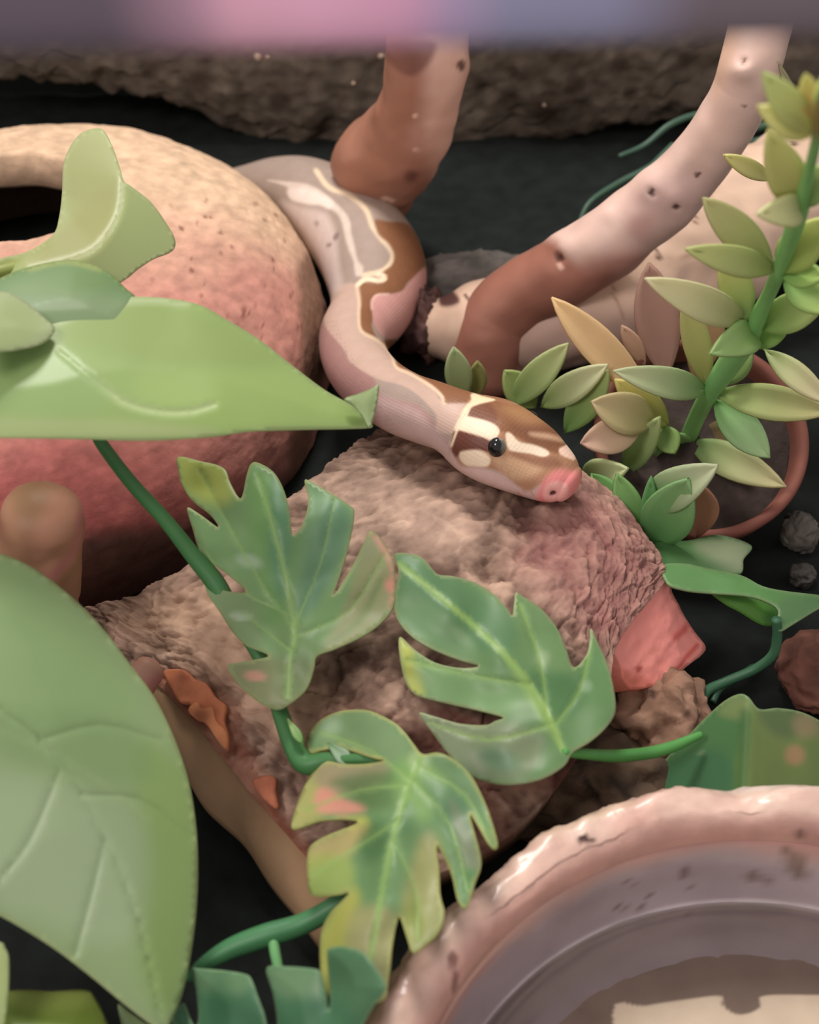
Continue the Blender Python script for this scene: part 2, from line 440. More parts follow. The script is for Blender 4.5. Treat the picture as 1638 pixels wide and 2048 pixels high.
k2 = np.array([.5 + .5 * fbm(p, 2.4, 4, 11) for p in V])[:, None]; C = C * (.80 + .36 * k2)
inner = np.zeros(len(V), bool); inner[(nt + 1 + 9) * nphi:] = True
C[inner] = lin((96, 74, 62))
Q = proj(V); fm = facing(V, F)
C = paint(C, Q, [('poly', [(598, 540), (625, 500), (660, 520), (670, 640), (650, 760), (612, 950), (575, 985), (585, 860), (600, 700)], (124, 96, 78), 12, .9),  # darker strip: shaded right side painted into the clay colour
                 ('poly', [(150, 1080), (330, 1050), (450, 1010), (560, 960), (620, 940), (600, 1040), (430, 1150), (300, 1230), (120, 1230)], (84, 62, 54), 26, .9)], fm)  # shadow along the foot of the dome painted in
rng = random.Random(5)
C = paint(C, Q, [('spot', (rng.uniform(300, 600), rng.uniform(390, 700), rng.uniform(2.5, 6), 1.6, rng.uniform(-30, 30)), (120, 74, 62), 2, .8) for _ in range(60)], fm)
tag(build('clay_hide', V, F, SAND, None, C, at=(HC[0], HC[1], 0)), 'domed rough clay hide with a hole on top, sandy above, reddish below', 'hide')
def outside_hide(P, gap=.08):
    P = P.copy()
    for p in P: push_out(p, gap + .12)
    return P

# ================================================================== cork bark slab
CTL = [[(120, 1230, .7), (330, 1385, 1.3), (512, 1599, 1.3), (700, 1815, 1.1)],
       [(300, 1170, 1.5), (545, 1300, 2.4), (770, 1480, 2.5), (1010, 1680, 1.9)],
       [(560, 1010, 2.2), (800, 1060, 3.0), (1000, 1260, 3.1), (1200, 1440, 2.4)],
       [(700, 890, 2.2), (1010, 900, 2.9), (1190, 1080, 3.0), (1235, 1290, 2.6)],
       [(800, 830, 2.0), (1165, 945, 2.6), (1305, 1085, 2.5), (1336, 1157, 2.3)]]
G0 = np.array([[W(*c) for c in r] for r in CTL])
def surf(nu, nv):
    rows = np.array([catmull(r, nu) for r in G0]); rows = rows.transpose(1, 0, 2)
    return np.array([catmull(r, nv) for r in rows])          # [u][v]
SG = surf(85, 62); nu, nv = SG.shape[:2]
Nn = np.cross(np.gradient(SG, axis=1), np.gradient(SG, axis=0)); Nn /= np.linalg.norm(Nn, axis=2, keepdims=True)
if Nn[..., 2].mean() < 0: Nn = -Nn
top = SG.copy(); bot = SG.copy(); hh = np.zeros((nu, nv))
for i in range(nu):
    for j in range(nv):
        p = SG[i, j]; q = (p[0] * .9 + p[1] * .45, p[1] * .9 - p[0] * .45, p[2])
        st = noise.fractal(Vector((i / nu * 9. + .6 * fbm(p, .8, 2, 31), j / nv * 24. + .8 * fbm(p, .8, 2, 33), 1.)), .8, 2, 5)
        h = .08 * fbm(p, .7, 3, 2) + .08 * st + .05 * fbm(p, 3.4, 4, 5) + .03 * abs(fbm(p, 6., 3, 9))
        qv = Vector((i / nu * 15. + .9 * fbm(p, .9, 3, 41), j / nv * 17. + .9 * fbm(p, .9, 3, 43), 0.)); dv = noise.voronoi(qv)[0]; crack = min(1., (dv[1] - dv[0]) / .22)
        h += .05 * (crack - 1) + .07 * noise.noise(Vector((round(noise.voronoi(qv)[1][0].x, 3), round(noise.voronoi(qv)[1][0].y, 3), 4.)) * 3.7)
        e = min(min(j, nv - 1 - j) / 8., min(nu - 1 - i, 8) / 8., 1.)
        hh[i, j] = h; top[i, j] = p + Nn[i, j] * (h * (.35 + .65 * e)); bot[i, j] = p - Nn[i, j] * .95 + np.array([0, 0, -.1])
top = outside_hide(top.reshape(-1, 3)); bot = outside_hide(bot.reshape(-1, 3))
# a second relief pass on the lower left rim: the thick pale edge leans inward
NV = nu * nv
V = np.vstack([top, bot]); F = []
idx = lambda i, j: i * nv + j
for i in range(nu - 1):
    for j in range(nv - 1):
        F.append((idx(i, j), idx(i + 1, j), idx(i + 1, j + 1), idx(i, j + 1)))
        F.append((NV + idx(i, j), NV + idx(i, j + 1), NV + idx(i + 1, j + 1), NV + idx(i + 1, j)))
for i in range(nu - 1):
    F.append((idx(i, 0), NV + idx(i, 0), NV + idx(i + 1, 0), idx(i + 1, 0)))
    F.append((idx(i, nv - 1), idx(i + 1, nv - 1), NV + idx(i + 1, nv - 1), NV + idx(i, nv - 1)))
for j in range(nv - 1):
    F.append((idx(0, j), idx(0, j + 1), NV + idx(0, j + 1), NV + idx(0, j)))
    F.append((idx(nu - 1, j), NV + idx(nu - 1, j), NV + idx(nu - 1, j + 1), idx(nu - 1, j + 1)))
Q = proj(V); hflat = np.r_[hh.ravel(), np.full(NV, -.05)]
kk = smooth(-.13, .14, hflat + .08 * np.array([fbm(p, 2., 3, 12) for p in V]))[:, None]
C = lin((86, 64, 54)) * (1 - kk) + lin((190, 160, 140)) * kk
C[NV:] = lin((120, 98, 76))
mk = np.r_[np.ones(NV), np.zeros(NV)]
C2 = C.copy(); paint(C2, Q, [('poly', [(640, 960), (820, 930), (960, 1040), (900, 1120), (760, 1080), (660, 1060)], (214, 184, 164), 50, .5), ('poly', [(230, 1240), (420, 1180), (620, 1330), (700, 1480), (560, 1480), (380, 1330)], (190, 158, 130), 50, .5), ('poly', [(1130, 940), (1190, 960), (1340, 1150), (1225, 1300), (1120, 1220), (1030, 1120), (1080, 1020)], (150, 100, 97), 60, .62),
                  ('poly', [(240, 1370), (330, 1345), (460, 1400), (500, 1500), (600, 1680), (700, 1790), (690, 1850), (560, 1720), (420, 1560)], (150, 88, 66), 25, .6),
                  ('poly', [(640, 1440), (900, 1480), (1010, 1600), (990, 1700), (760, 1650)], (128, 78, 68), 50, .6),  # this and the next patch: reddish bark with shade painted in
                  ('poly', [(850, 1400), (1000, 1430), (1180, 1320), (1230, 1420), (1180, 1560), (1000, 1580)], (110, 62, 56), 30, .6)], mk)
C = C2
slab = thing('bark_slab', 'long rough cork bark slab under the snake, one end cut to coral wood', 'bark', W(700, 1400, 0))
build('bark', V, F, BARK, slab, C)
# smooth pale edge band along the near side of the slab
tl = [(300, 1345, 1.25), (363, 1425, 1.25), (455, 1506, 1.25), (512, 1599, 1.2), (614, 1706, 1.1), (700, 1800, .95)]
bl = [(330, 1440, .5), (399, 1604, .45), (486, 1691, .42), (537, 1768, .4), (594, 1839, .4), (640, 1900, .4)]
A = catmull([W(*p) for p in tl], 10); B = catmull([W(*p) for p in bl], 10); rows = []
k = min(len(A), len(B)); back = np.array([.35, .3, 0])
for t in np.linspace(0, 1, 9): 
    R_ = A[:k] * (1 - t) + B[:k] * t; R_[:, 2] += .05 * np.array([fbm(p, 1.1, 3, 3) for p in R_]); R_ = R_ - np.array([.12, .10, -.1]) * math.sin(math.pi * t); rows.append(R_)
rows += [B[:k] + back * 2, A[:k] + back]
V = np.vstack([np.array(rows).transpose(1, 0, 2).reshape(-1, 3)]); F = grid_faces(k, 11)
F += [tuple(range(10, -1, -1)), tuple((k - 1) * 11 + j for j in range(11))]
C = cols(V, (150, 122, 92)); C *= np.array([1 + .18 * fbm(p, .9, 3, 4) for p in V])[:, None]
o = build('cut_edge', V, F, M('smooth_cork', rough=.7, spec=.2, mott=.15, mscale=60, bump=.1, bscale=120), slab, C); o['label'] = 'smooth tan edge of the bark slab'
# splinters torn from the rim
for outl, z_, c in [([(326, 1344), (346, 1338), (368, 1340), (388, 1358), (410, 1366), (428, 1392), (450, 1410), (446, 1440), (456, 1470), (453, 1502), (436, 1474), (412, 1450), (389, 1428), (380, 1408), (358, 1404), (340, 1376)], 1.62, (190, 116, 80)),
                    ([(376, 1420), (392, 1404), (404, 1416), (424, 1414), (430, 1440), (452, 1462), (452, 1498), (432, 1476), (412, 1446), (394, 1440)], 1.78, (214, 138, 92)),
                    ([(504, 1563), (522, 1552), (548, 1553), (546, 1580), (552, 1616), (536, 1606), (520, 1590)], 1.62, (184, 112, 82))]:
    leaf_sheet('splinter', outl, [(outl[0][0], outl[0][1], z_), (outl[0][0] + 200, outl[0][1], z_ + .75), (outl[0][0] + 100, outl[0][1] + 150, z_ + .12)], slab, c, [('spot', (outl[2][0], outl[2][1] + 16, 16), (146, 84, 60), 12, .7)], mat=BARK, wav=.16, seed=z_ * 3, thick=.12, n=3)
# coral cut face at the end of the slab
poly = [(1330, 1156), (1345, 1185), (1372, 1232), (1398, 1272), (1411, 1300), (1380, 1328), (1350, 1352), (1318, 1368), (1290, 1376), (1262, 1378), (1246, 1360), (1238, 1330), (1222, 1290), (1262, 1235), (1300, 1196)]
O = catmull(poly, 4, True); lo, hi = O.min(0), O.max(0)
xs, ys = np.meshgrid(np.arange(lo[0], hi[0], 6), np.arange(lo[1], hi[1], 6)); Gp = np.c_[xs.ravel(), ys.ravel()]; Gp = Gp[sdist(Gp, O) < -4]
vs, es, fs, *_ = delaunay_2d_cdt([Vector(p) for p in np.vstack([O, Gp])], [(i, (i + 1) % len(O)) for i in range(len(O))], [], 1, 1e-4)
Q = np.array([tuple(v) for v in vs]); p0, nn = np.array(W(1330, 1157, 2.35)), None
a_, b_, c_ = W(1330, 1157, 2.25), W(1222, 1290, 2.50), W(1400, 1300, .85); nn = np.cross(b_ - a_, c_ - a_); nn /= np.linalg.norm(nn); nn = nn if nn @ (CAM - a_) > 0 else -nn
V = []
for q in Q:
    d = ray(*q); t = ((a_ - CAM) @ nn) / (d @ nn); p = CAM + d * t; V.append(p + nn * (.05 * fbm(p, 1.5, 3, 4) + .02 * fbm(p, 5, 2, 2)))
V = np.array(V); C = cols(V, (255, 160, 150)); Qp = Q
paint(C, Qp, [('spot', (1277, 1337, 7), (178, 84, 74), 3, .9), ('line', ([(1350, 1340), (1395, 1290)], 4), (208, 84, 74), 4, .8), ('line', ([(1350, 1275), (1375, 1255)], 8), (216, 92, 82), 6, .6),
              ('poly', [(1240, 1340), (1262, 1345), (1300, 1360), (1290, 1385), (1240, 1390)], (200, 110, 88), 12, .7)])
F = [tuple(f) if np.cross(V[f[1]] - V[f[0]], V[f[2]] - V[f[0]]) @ (CAM - V[f[0]]) > 0 else tuple(f[::-1]) for f in fs]
o = build('cut_face', V, F, M('cut_wood', rough=.8, spec=.15, mott=.05, mscale=200, bump=.3, bscale=300), slab, C, thick=.9); o['label'] = 'bright coral cut wood face at the slab end'

# rough chunk of bark lying below the cut end
def lump(name, label, px, py, z, rx, ry, rz, c0, c1, mat, seed, rough=.35, sc=1.6, seg=70, rings=44, cat='bark', ops=(), rot=0., group=None):
    c = W(px, py, z); V, F = blob((0, 0, 0), 1., seed, seg, rings, rough, 1., rs=sc)
    V = V * np.array([rx, ry, rz]); a = math.radians(rot); V = V @ np.array([[math.cos(a), math.sin(a), 0], [-math.sin(a), math.cos(a), 0], [0, 0, 1]]) + c
    V = V + np.array([[.06 * fbm(p, 4, 3, seed), .06 * fbm(p, 4, 3, seed + 3), .10 * fbm(p, 3, 3, seed + 5)] for p in V])
    k = np.array([.5 + .6 * fbm(p, 1.8, 4, seed + 2) for p in V])[:, None].clip(0, 1)
    C = lin(c0) * (1 - k) + lin(c1) * k; C = paint(C, proj(V), ops, facing(V, F))
    return tag(build(name, V, F, mat, None, C), label, cat, group)
lump('bark_chunk', 'pitted brown bark chunk below the coral cut end', 1310, 1440, .55, 1.05, 1.1, .85, (112, 84, 68), (170, 136, 114), BARK, 3, ops=[('spot', (1247, 1465, 10), (52, 40, 36), 4), ('spot', (1305, 1388, 11, 1.4, 60), (80, 60, 52), 5), ('spot', (1375, 1428, 10), (90, 66, 56), 5)])
lump('bark_chunk', 'dark ridged bark chunk behind the water bowl rim', 1170, 1575, .35, 1.9, 1.2, .75, (62, 52, 44), (112, 92, 74), BARK, 8, ops=[('line', ([(1170, 1560), (1200, 1600), (1215, 1625)], 6), (44, 36, 32), 5), ('line', ([(1225, 1560), (1262, 1600)], 5), (48, 40, 34), 5)])
lump('bark_chunk', 'small reddish bark chunk at the right edge beside the curling vine', 1656, 1345, .4, 1.0, 1.1, .6, (84, 58, 50), (128, 86, 72), BARK, 12, rough=.15)
lump('pebble', 'pale grey pebble beside the terracotta pot', 1600, 1065, .4, .42, .5, .45, (74, 71, 66), (112, 107, 99), ROCK, 15, rough=.18, cat='stone')
lump('pebble', 'small dim grey pebble in the dark below the paler one', 1606, 1150, .2, .3, .3, .25, (48, 47, 44), (70, 67, 62), ROCK, 17, rough=.18, cat='stone')
lump('rock', 'smooth dark grey rock behind the snake and the branches', 960, 572, .5, 1.9, 1.0, .9, (84, 82, 78), (118, 112, 106), ROCK, 21, rough=.18, cat='stone')
lump('bark_chunk', 'dark purplish bark chunk between the snake bend and the slanting branch', 850, 648, .7, .62, .9, .95, (70, 50, 48), (104, 76, 70), BARK, 24)

# ================================================================== branches
def branch(name, label, ctrl, base, ops, seed, seg=64, sub=26, rough=.10, rscale=.55, dents=(), cat='branch', ends=(True, True)):
    V, F = tube(pxr(ctrl) if not isinstance(ctrl, np.ndarray) else ctrl, seg, sub, rough, rscale, seed, ends)
    N = vnormals(V, F); Q = proj(V); fm = facing(V, F)
    for x, y, r, h in dents: V = V + N * (h * np.exp(-(((Q - [x, y]) ** 2).sum(1)) / r ** 2) * fm)[:, None]
    C = cols(V, base); C *= np.array([1 + .10 * fbm(p, 1.2, 3, seed) for p in V])[:, None]
    C = paint(C, Q, ops, fm)
    return tag(build(name, V, F, WOOD, None, C), label, cat)
branch('branch', 'upright forked branch, red brown and pink, rising behind the snake', [(853, -60, 8.2, 80), (853, 40, 7.6, 81), (852, 120, 6.7, 83), (842, 200, 5.5, 80), (815, 265, 4.2, 84), (762, 335, 2.7, 97), (757, 395, 1.6, 66), (755, 450, .8, 46), (770, 505, .1, 42), (775, 540, -.4, 42)],
       (158, 112, 92), [('poly', [(850, 50), (945, 50), (945, 150), (920, 300), (870, 350), (835, 290), (850, 180)], (216, 178, 162), 26, .95), ('poly', [(770, 85), (865, 80), (865, 115), (840, 145), (810, 150), (775, 120)], (112, 72, 64), 9, .8),
                        ('poly', [(830, 250), (870, 320), (800, 420), (770, 420), (800, 330)], (178, 134, 118), 26, .6), ('spot', (822, 352, 13), (104, 66, 60), 8, .7),
                        ('line', ([(764, 398), (772, 396), (785, 402)], 4), (226, 190, 172), 3, .9), ('spot', (922, 131, 7, .6, 0), (92, 64, 54), 3), ('spot', (831, 233, 5), (232, 200, 180), 3), ('spot', (833, 300, 5), (220, 190, 170), 3)], 2,
       dents=[(690, 320, 40, .14), (922, 131, 9, -.06), (930, 130, 18, .05), (800, 250, 30, -.06)])
branch('branch', 'slanting branch, pale pink above and red brown at its lower end', [(1540, -40, 9.6, 60), (1520, 50, 9.2, 60), (1500, 120, 8.7, 59), (1486, 175, 8.1, 58), (1462, 230, 7.4, 60), (1421, 297, 6.5, 62), (1375, 350, 5.8, 65), (1322, 402, 5.1, 68), (1268, 443, 4.5, 69), (1222, 482, 4.0, 72), (1165, 520, 3.4, 74), (1105, 557, 2.8, 72), (1052, 590, 2.2, 73), (1008, 630, 1.6, 76), (985, 680, 1.0, 76), (975, 740, .2, 76)],
       (214, 184, 170), [('poly', [(1030, 480), (1113, 486), (1125, 500), (1170, 545), (1225, 545), (1200, 600), (1100, 660), (1060, 700), (1000, 850), (870, 800), (890, 640)], (150, 98, 80), 16, .95),
                         ('poly', [(1110, 545), (1200, 515), (1280, 500), (1300, 520), (1200, 590), (1120, 630)], (176, 122, 106), 22, .8), ('spot', (1285, 452, 20, .8, 30), (178, 126, 108), 16, .8),
                         ('poly', [(1440, 60), (1480, 60), (1462, 130), (1440, 190), (1425, 190)], (206, 170, 140), 14, .6), ('poly', [(1260, 400), (1370, 340), (1440, 370), (1330, 470), (1270, 500)], (198, 164, 158), 30, .6),
                         ('spot', (1305, 385, 9, 1.9, -55), (78, 56, 50), 2.5), ('spot', (1395, 351, 8, 1.7, -40), (92, 66, 60), 2.5), ('spot', (1352, 413, 8, 1.8, -40), (92, 66, 60), 2.5), ('spot', (1120, 515, 9), (86, 54, 44), 4), ('spot', (1122, 533, 6), (220, 180, 160), 3),
                         ('spot', (1489, 124, 8, 2, 80), (150, 118, 100), 3), ('spot', (1488, 212, 4), (140, 110, 100), 2)], 5,
       dents=[(1487, 140, 22, .16), (1489, 124, 8, -.10), (1305, 385, 9, -.06), (1300, 370, 30, .10), (1385, 350, 26, -.06), (1350, 400, 22, .06), (1352, 413, 8, -.05), (1125, 490, 26, .12), (1120, 515, 10, -.07), (1100, 540, 24, .05), (1215, 428, 18, .06)])
branch('driftwood', 'thick pale driftwood trunk lying behind the slanting branch', [(1700, 330, 2.4, 110), (1600, 385, 2.2, 128), (1480, 455, 2.0, 138), (1350, 530, 1.8, 136), (1230, 585, 1.6, 126), (1110, 634, 1.3, 106), (1000, 650, 1.1, 90), (930, 655, .9, 78), (880, 655, .8, 60)],
       (218, 188, 164), [('line', ([(1305, 484), (1312, 500), (1316, 512)], 3), (110, 78, 58), 2), ('spot', (1317, 515, 6), (100, 70, 56), 3), ('line', ([(1384, 416), (1390, 432), (1392, 446)], 2.5), (140, 104, 82), 2), ('spot', (1418, 385, 8), (158, 122, 100), 4), ('spot', (1587, 288, 7), (80, 58, 46), 3),
                         ('line', ([(1448, 450), (1455, 468), (1468, 480)], 3), (150, 114, 92), 3), ('line', ([(1224, 560), (1232, 600), (1250, 640)], 2), (170, 138, 118), 3), ('line', ([(1340, 520), (1420, 500)], 3), (180, 146, 124), 4), ('poly', [(1000, 600), (1300, 640), (1400, 640), (1350, 800), (1000, 800)], (188, 158, 146), 50, .7),
                         ('line', ([(930, 590), (938, 600)], 3), (110, 80, 70), 2), ('poly', [(880, 580), (900, 577), (920, 600), (905, 612), (880, 610)], (92, 62, 58), 5)], 7, rough=.14, rscale=.5, seg=80)
# twig ends poking in at the left
Vt, Ft = tube(pxr([(60, 1330, 19.5 , 92), (72, 1200, 20.6, 88), (84, 1085, 21.8, 82), (84, 1030, 22.4, 80)], lambda a, b, c: D(a, b, 30.5 - (c - 19.5))), 40, 14, .10, .9, 3, (True, True))
C = cols(Vt, (160, 120, 92)); C = paint(C, proj(Vt), [('poly', [(90, 985), (155, 990), (165, 1040), (150, 1110), (100, 1160), (70, 1120), (70, 1030)], (198, 146, 120), 20, .8), ('line', ([(162, 1020), (152, 1090), (118, 1140), (90, 1160)], 9), (196, 128, 122), 7, .8), ('spot', (60, 1000, 40), (128, 100, 62), 20, .6)], facing(Vt, Ft))
tag(build('twig', Vt, Ft, WOOD, None, C), 'thick blunt brown twig end in front of the clay hide', 'twig')
Vt, Ft = tube(pxr([(200, 1440, 27.6, 40), (262, 1385, 28.0, 38), (298, 1340, 28.2, 33)], D), 24, 10, .12, 1.2, 6, (True, True))
C = cols(Vt, (176, 132, 112)); C = paint(C, proj(Vt), [('spot', (310, 1370, 22), (188, 130, 128), 12, .8), ('spot', (285, 1375, 9), (214, 176, 110), 5, .8)], facing(Vt, Ft))
tag(build('twig', Vt, Ft, WOOD, None, C), 'small pinkish twig end beside the large round-edged leaf', 'twig')

# ================================================================== snake
BODY = [(370, 372, .3, 14, 14), (425, 380, .4, 30, 30), (478, 388, .65, 48, 46), (528, 398, .95, 68, 66), (582, 414, 1.2, 84, 80), (645, 455, 1.3, 98, 92), (705, 512, 1.3, 106, 98), (738, 568, 1.35, 100, 94), (720, 625, 1.6, 80, 78), (702, 675, 2.0, 68, 68), (714, 725, 2.5, 66, 66), (752, 772, 3.0, 66, 64), (805, 806, 3.45, 66, 63), (860, 826, 3.8, 68, 62)]
rows = []
for px, py, z_, rw, rh in BODY:
    p = W(px, py, z_); k = depth(p) / FPX; rows.append((*p, rw * k, rh * k, rh * k))
rows = [list(q) for q in rows]                # the body lies against the hide, not inside it
for q in rows:
    push_out(q, q[3] * 1.0 + .17)
A0, A1 = W(905, 842, 4.02), W(1136, 968, 3.62)
for t, wd, ht, hb in [(0., .72, .62, .6), (.13, .86, .70, .60), (.27, 1.0, .78, .60), (.42, 1.02, .80, .58), (.56, .96, .76, .54), (.70, .86, .66, .50), (.82, .75, .57, .47), (.90, .67, .50, .43), (.96, .57, .42, .38), (1.0, .46, .34, .31)]:
    rows.append((*(A0 + (A1 - A0) * t), wd, ht, hb))
rows = np.array(rows); SUB = 16
A = catmull(rows, SUB); P = A[:, :3]
T = np.gradient(P, axis=0); T /= np.linalg.norm(T, axis=1, keepdims=True)
seg = 168; V = []; SK = []; slen = np.r_[0, np.cumsum(np.linalg.norm(np.diff(P, axis=0), axis=1))]
nb = len(P)
# round the snout
tipd = T[-1]; cp = []; 
for k in np.linspace(0, 1, 9)[1:]:
    cp.append((*(P[-1] + tipd * .20 * math.sin(k * math.pi / 2)), *(A[-1, 3:] * max(math.cos(k * math.pi / 2), .03))))
A = np.vstack([A, cp]); P = A[:, :3]; T = np.vstack([T, np.tile(tipd, (8, 1))]); slen = np.r_[slen, slen[-1] + np.linspace(0, .16, 9)[1:]]
headS = slen[len(BODY) * SUB]; 
for i in range(len(P)):
    t = T[i]; hk = smooth(headS - 4, headS, slen[i])
    up = np.array([.25, .45, .85]) * (1 - hk) + np.array([.10, .10, .99]) * hk; up -= t * (up @ t); up /= np.linalg.norm(up); rt = np.cross(t, up)
    wd, ht, hb = A[i, 3:]
    ex = 1.0 - .12 * hk
    for j in range(seg):
        a = 2 * math.pi * j / seg; c_, s_ = math.cos(a), math.sin(a)
        cx = math.copysign(abs(c_) ** ex, c_); sx = math.copysign(abs(s_) ** ex, s_)
        V.append(P[i] + rt * wd * cx + up * (ht if sx > 0 else hb) * sx)
        SK.append((slen[i] / .075, (j / seg) * 2 * math.pi * .75 / .075, 0.))
V = np.array(V); F = [tuple(reversed(f)) for f in grid_faces(len(P), seg)]; n0 = len(V)
V = np.vstack([V, P[0], P[-1] + tipd * .0]); SK += [(0, 0, 0), (0, 0, 0)]
for j in range(seg): F.append((n0, j, (j + 1) % seg)); F.append((n0 + 1, (len(P) - 1) * seg + (j + 1) % seg, (len(P) - 1) * seg + j))
N = vnormals(V, F)
if ((V[seg * 20:seg * 21] - P[20]) * N[seg * 20:seg * 21]).sum() < 0: F = [tuple(reversed(f)) for f in F]; N = -N
Q = proj(V); fm = facing(V, F)
def shape(x, y, r, h): 
    global V
    V = V + N * (h * np.exp(-(((Q - [x, y]) ** 2).sum(1)) / r ** 2) * fm)[:, None]
shape(990, 888, 26, .05); shape(1000, 850, 30, .05); shape(1105, 870, 34, .05); shape(950, 870, 30, .05); shape(1106, 987, 8, -.05); shape(1106, 987, 26, .015); shape(1060, 915, 40, -.05)
th = (np.arange(n0) % seg) / seg * 2 * math.pi; sflat = np.repeat(slen, seg)
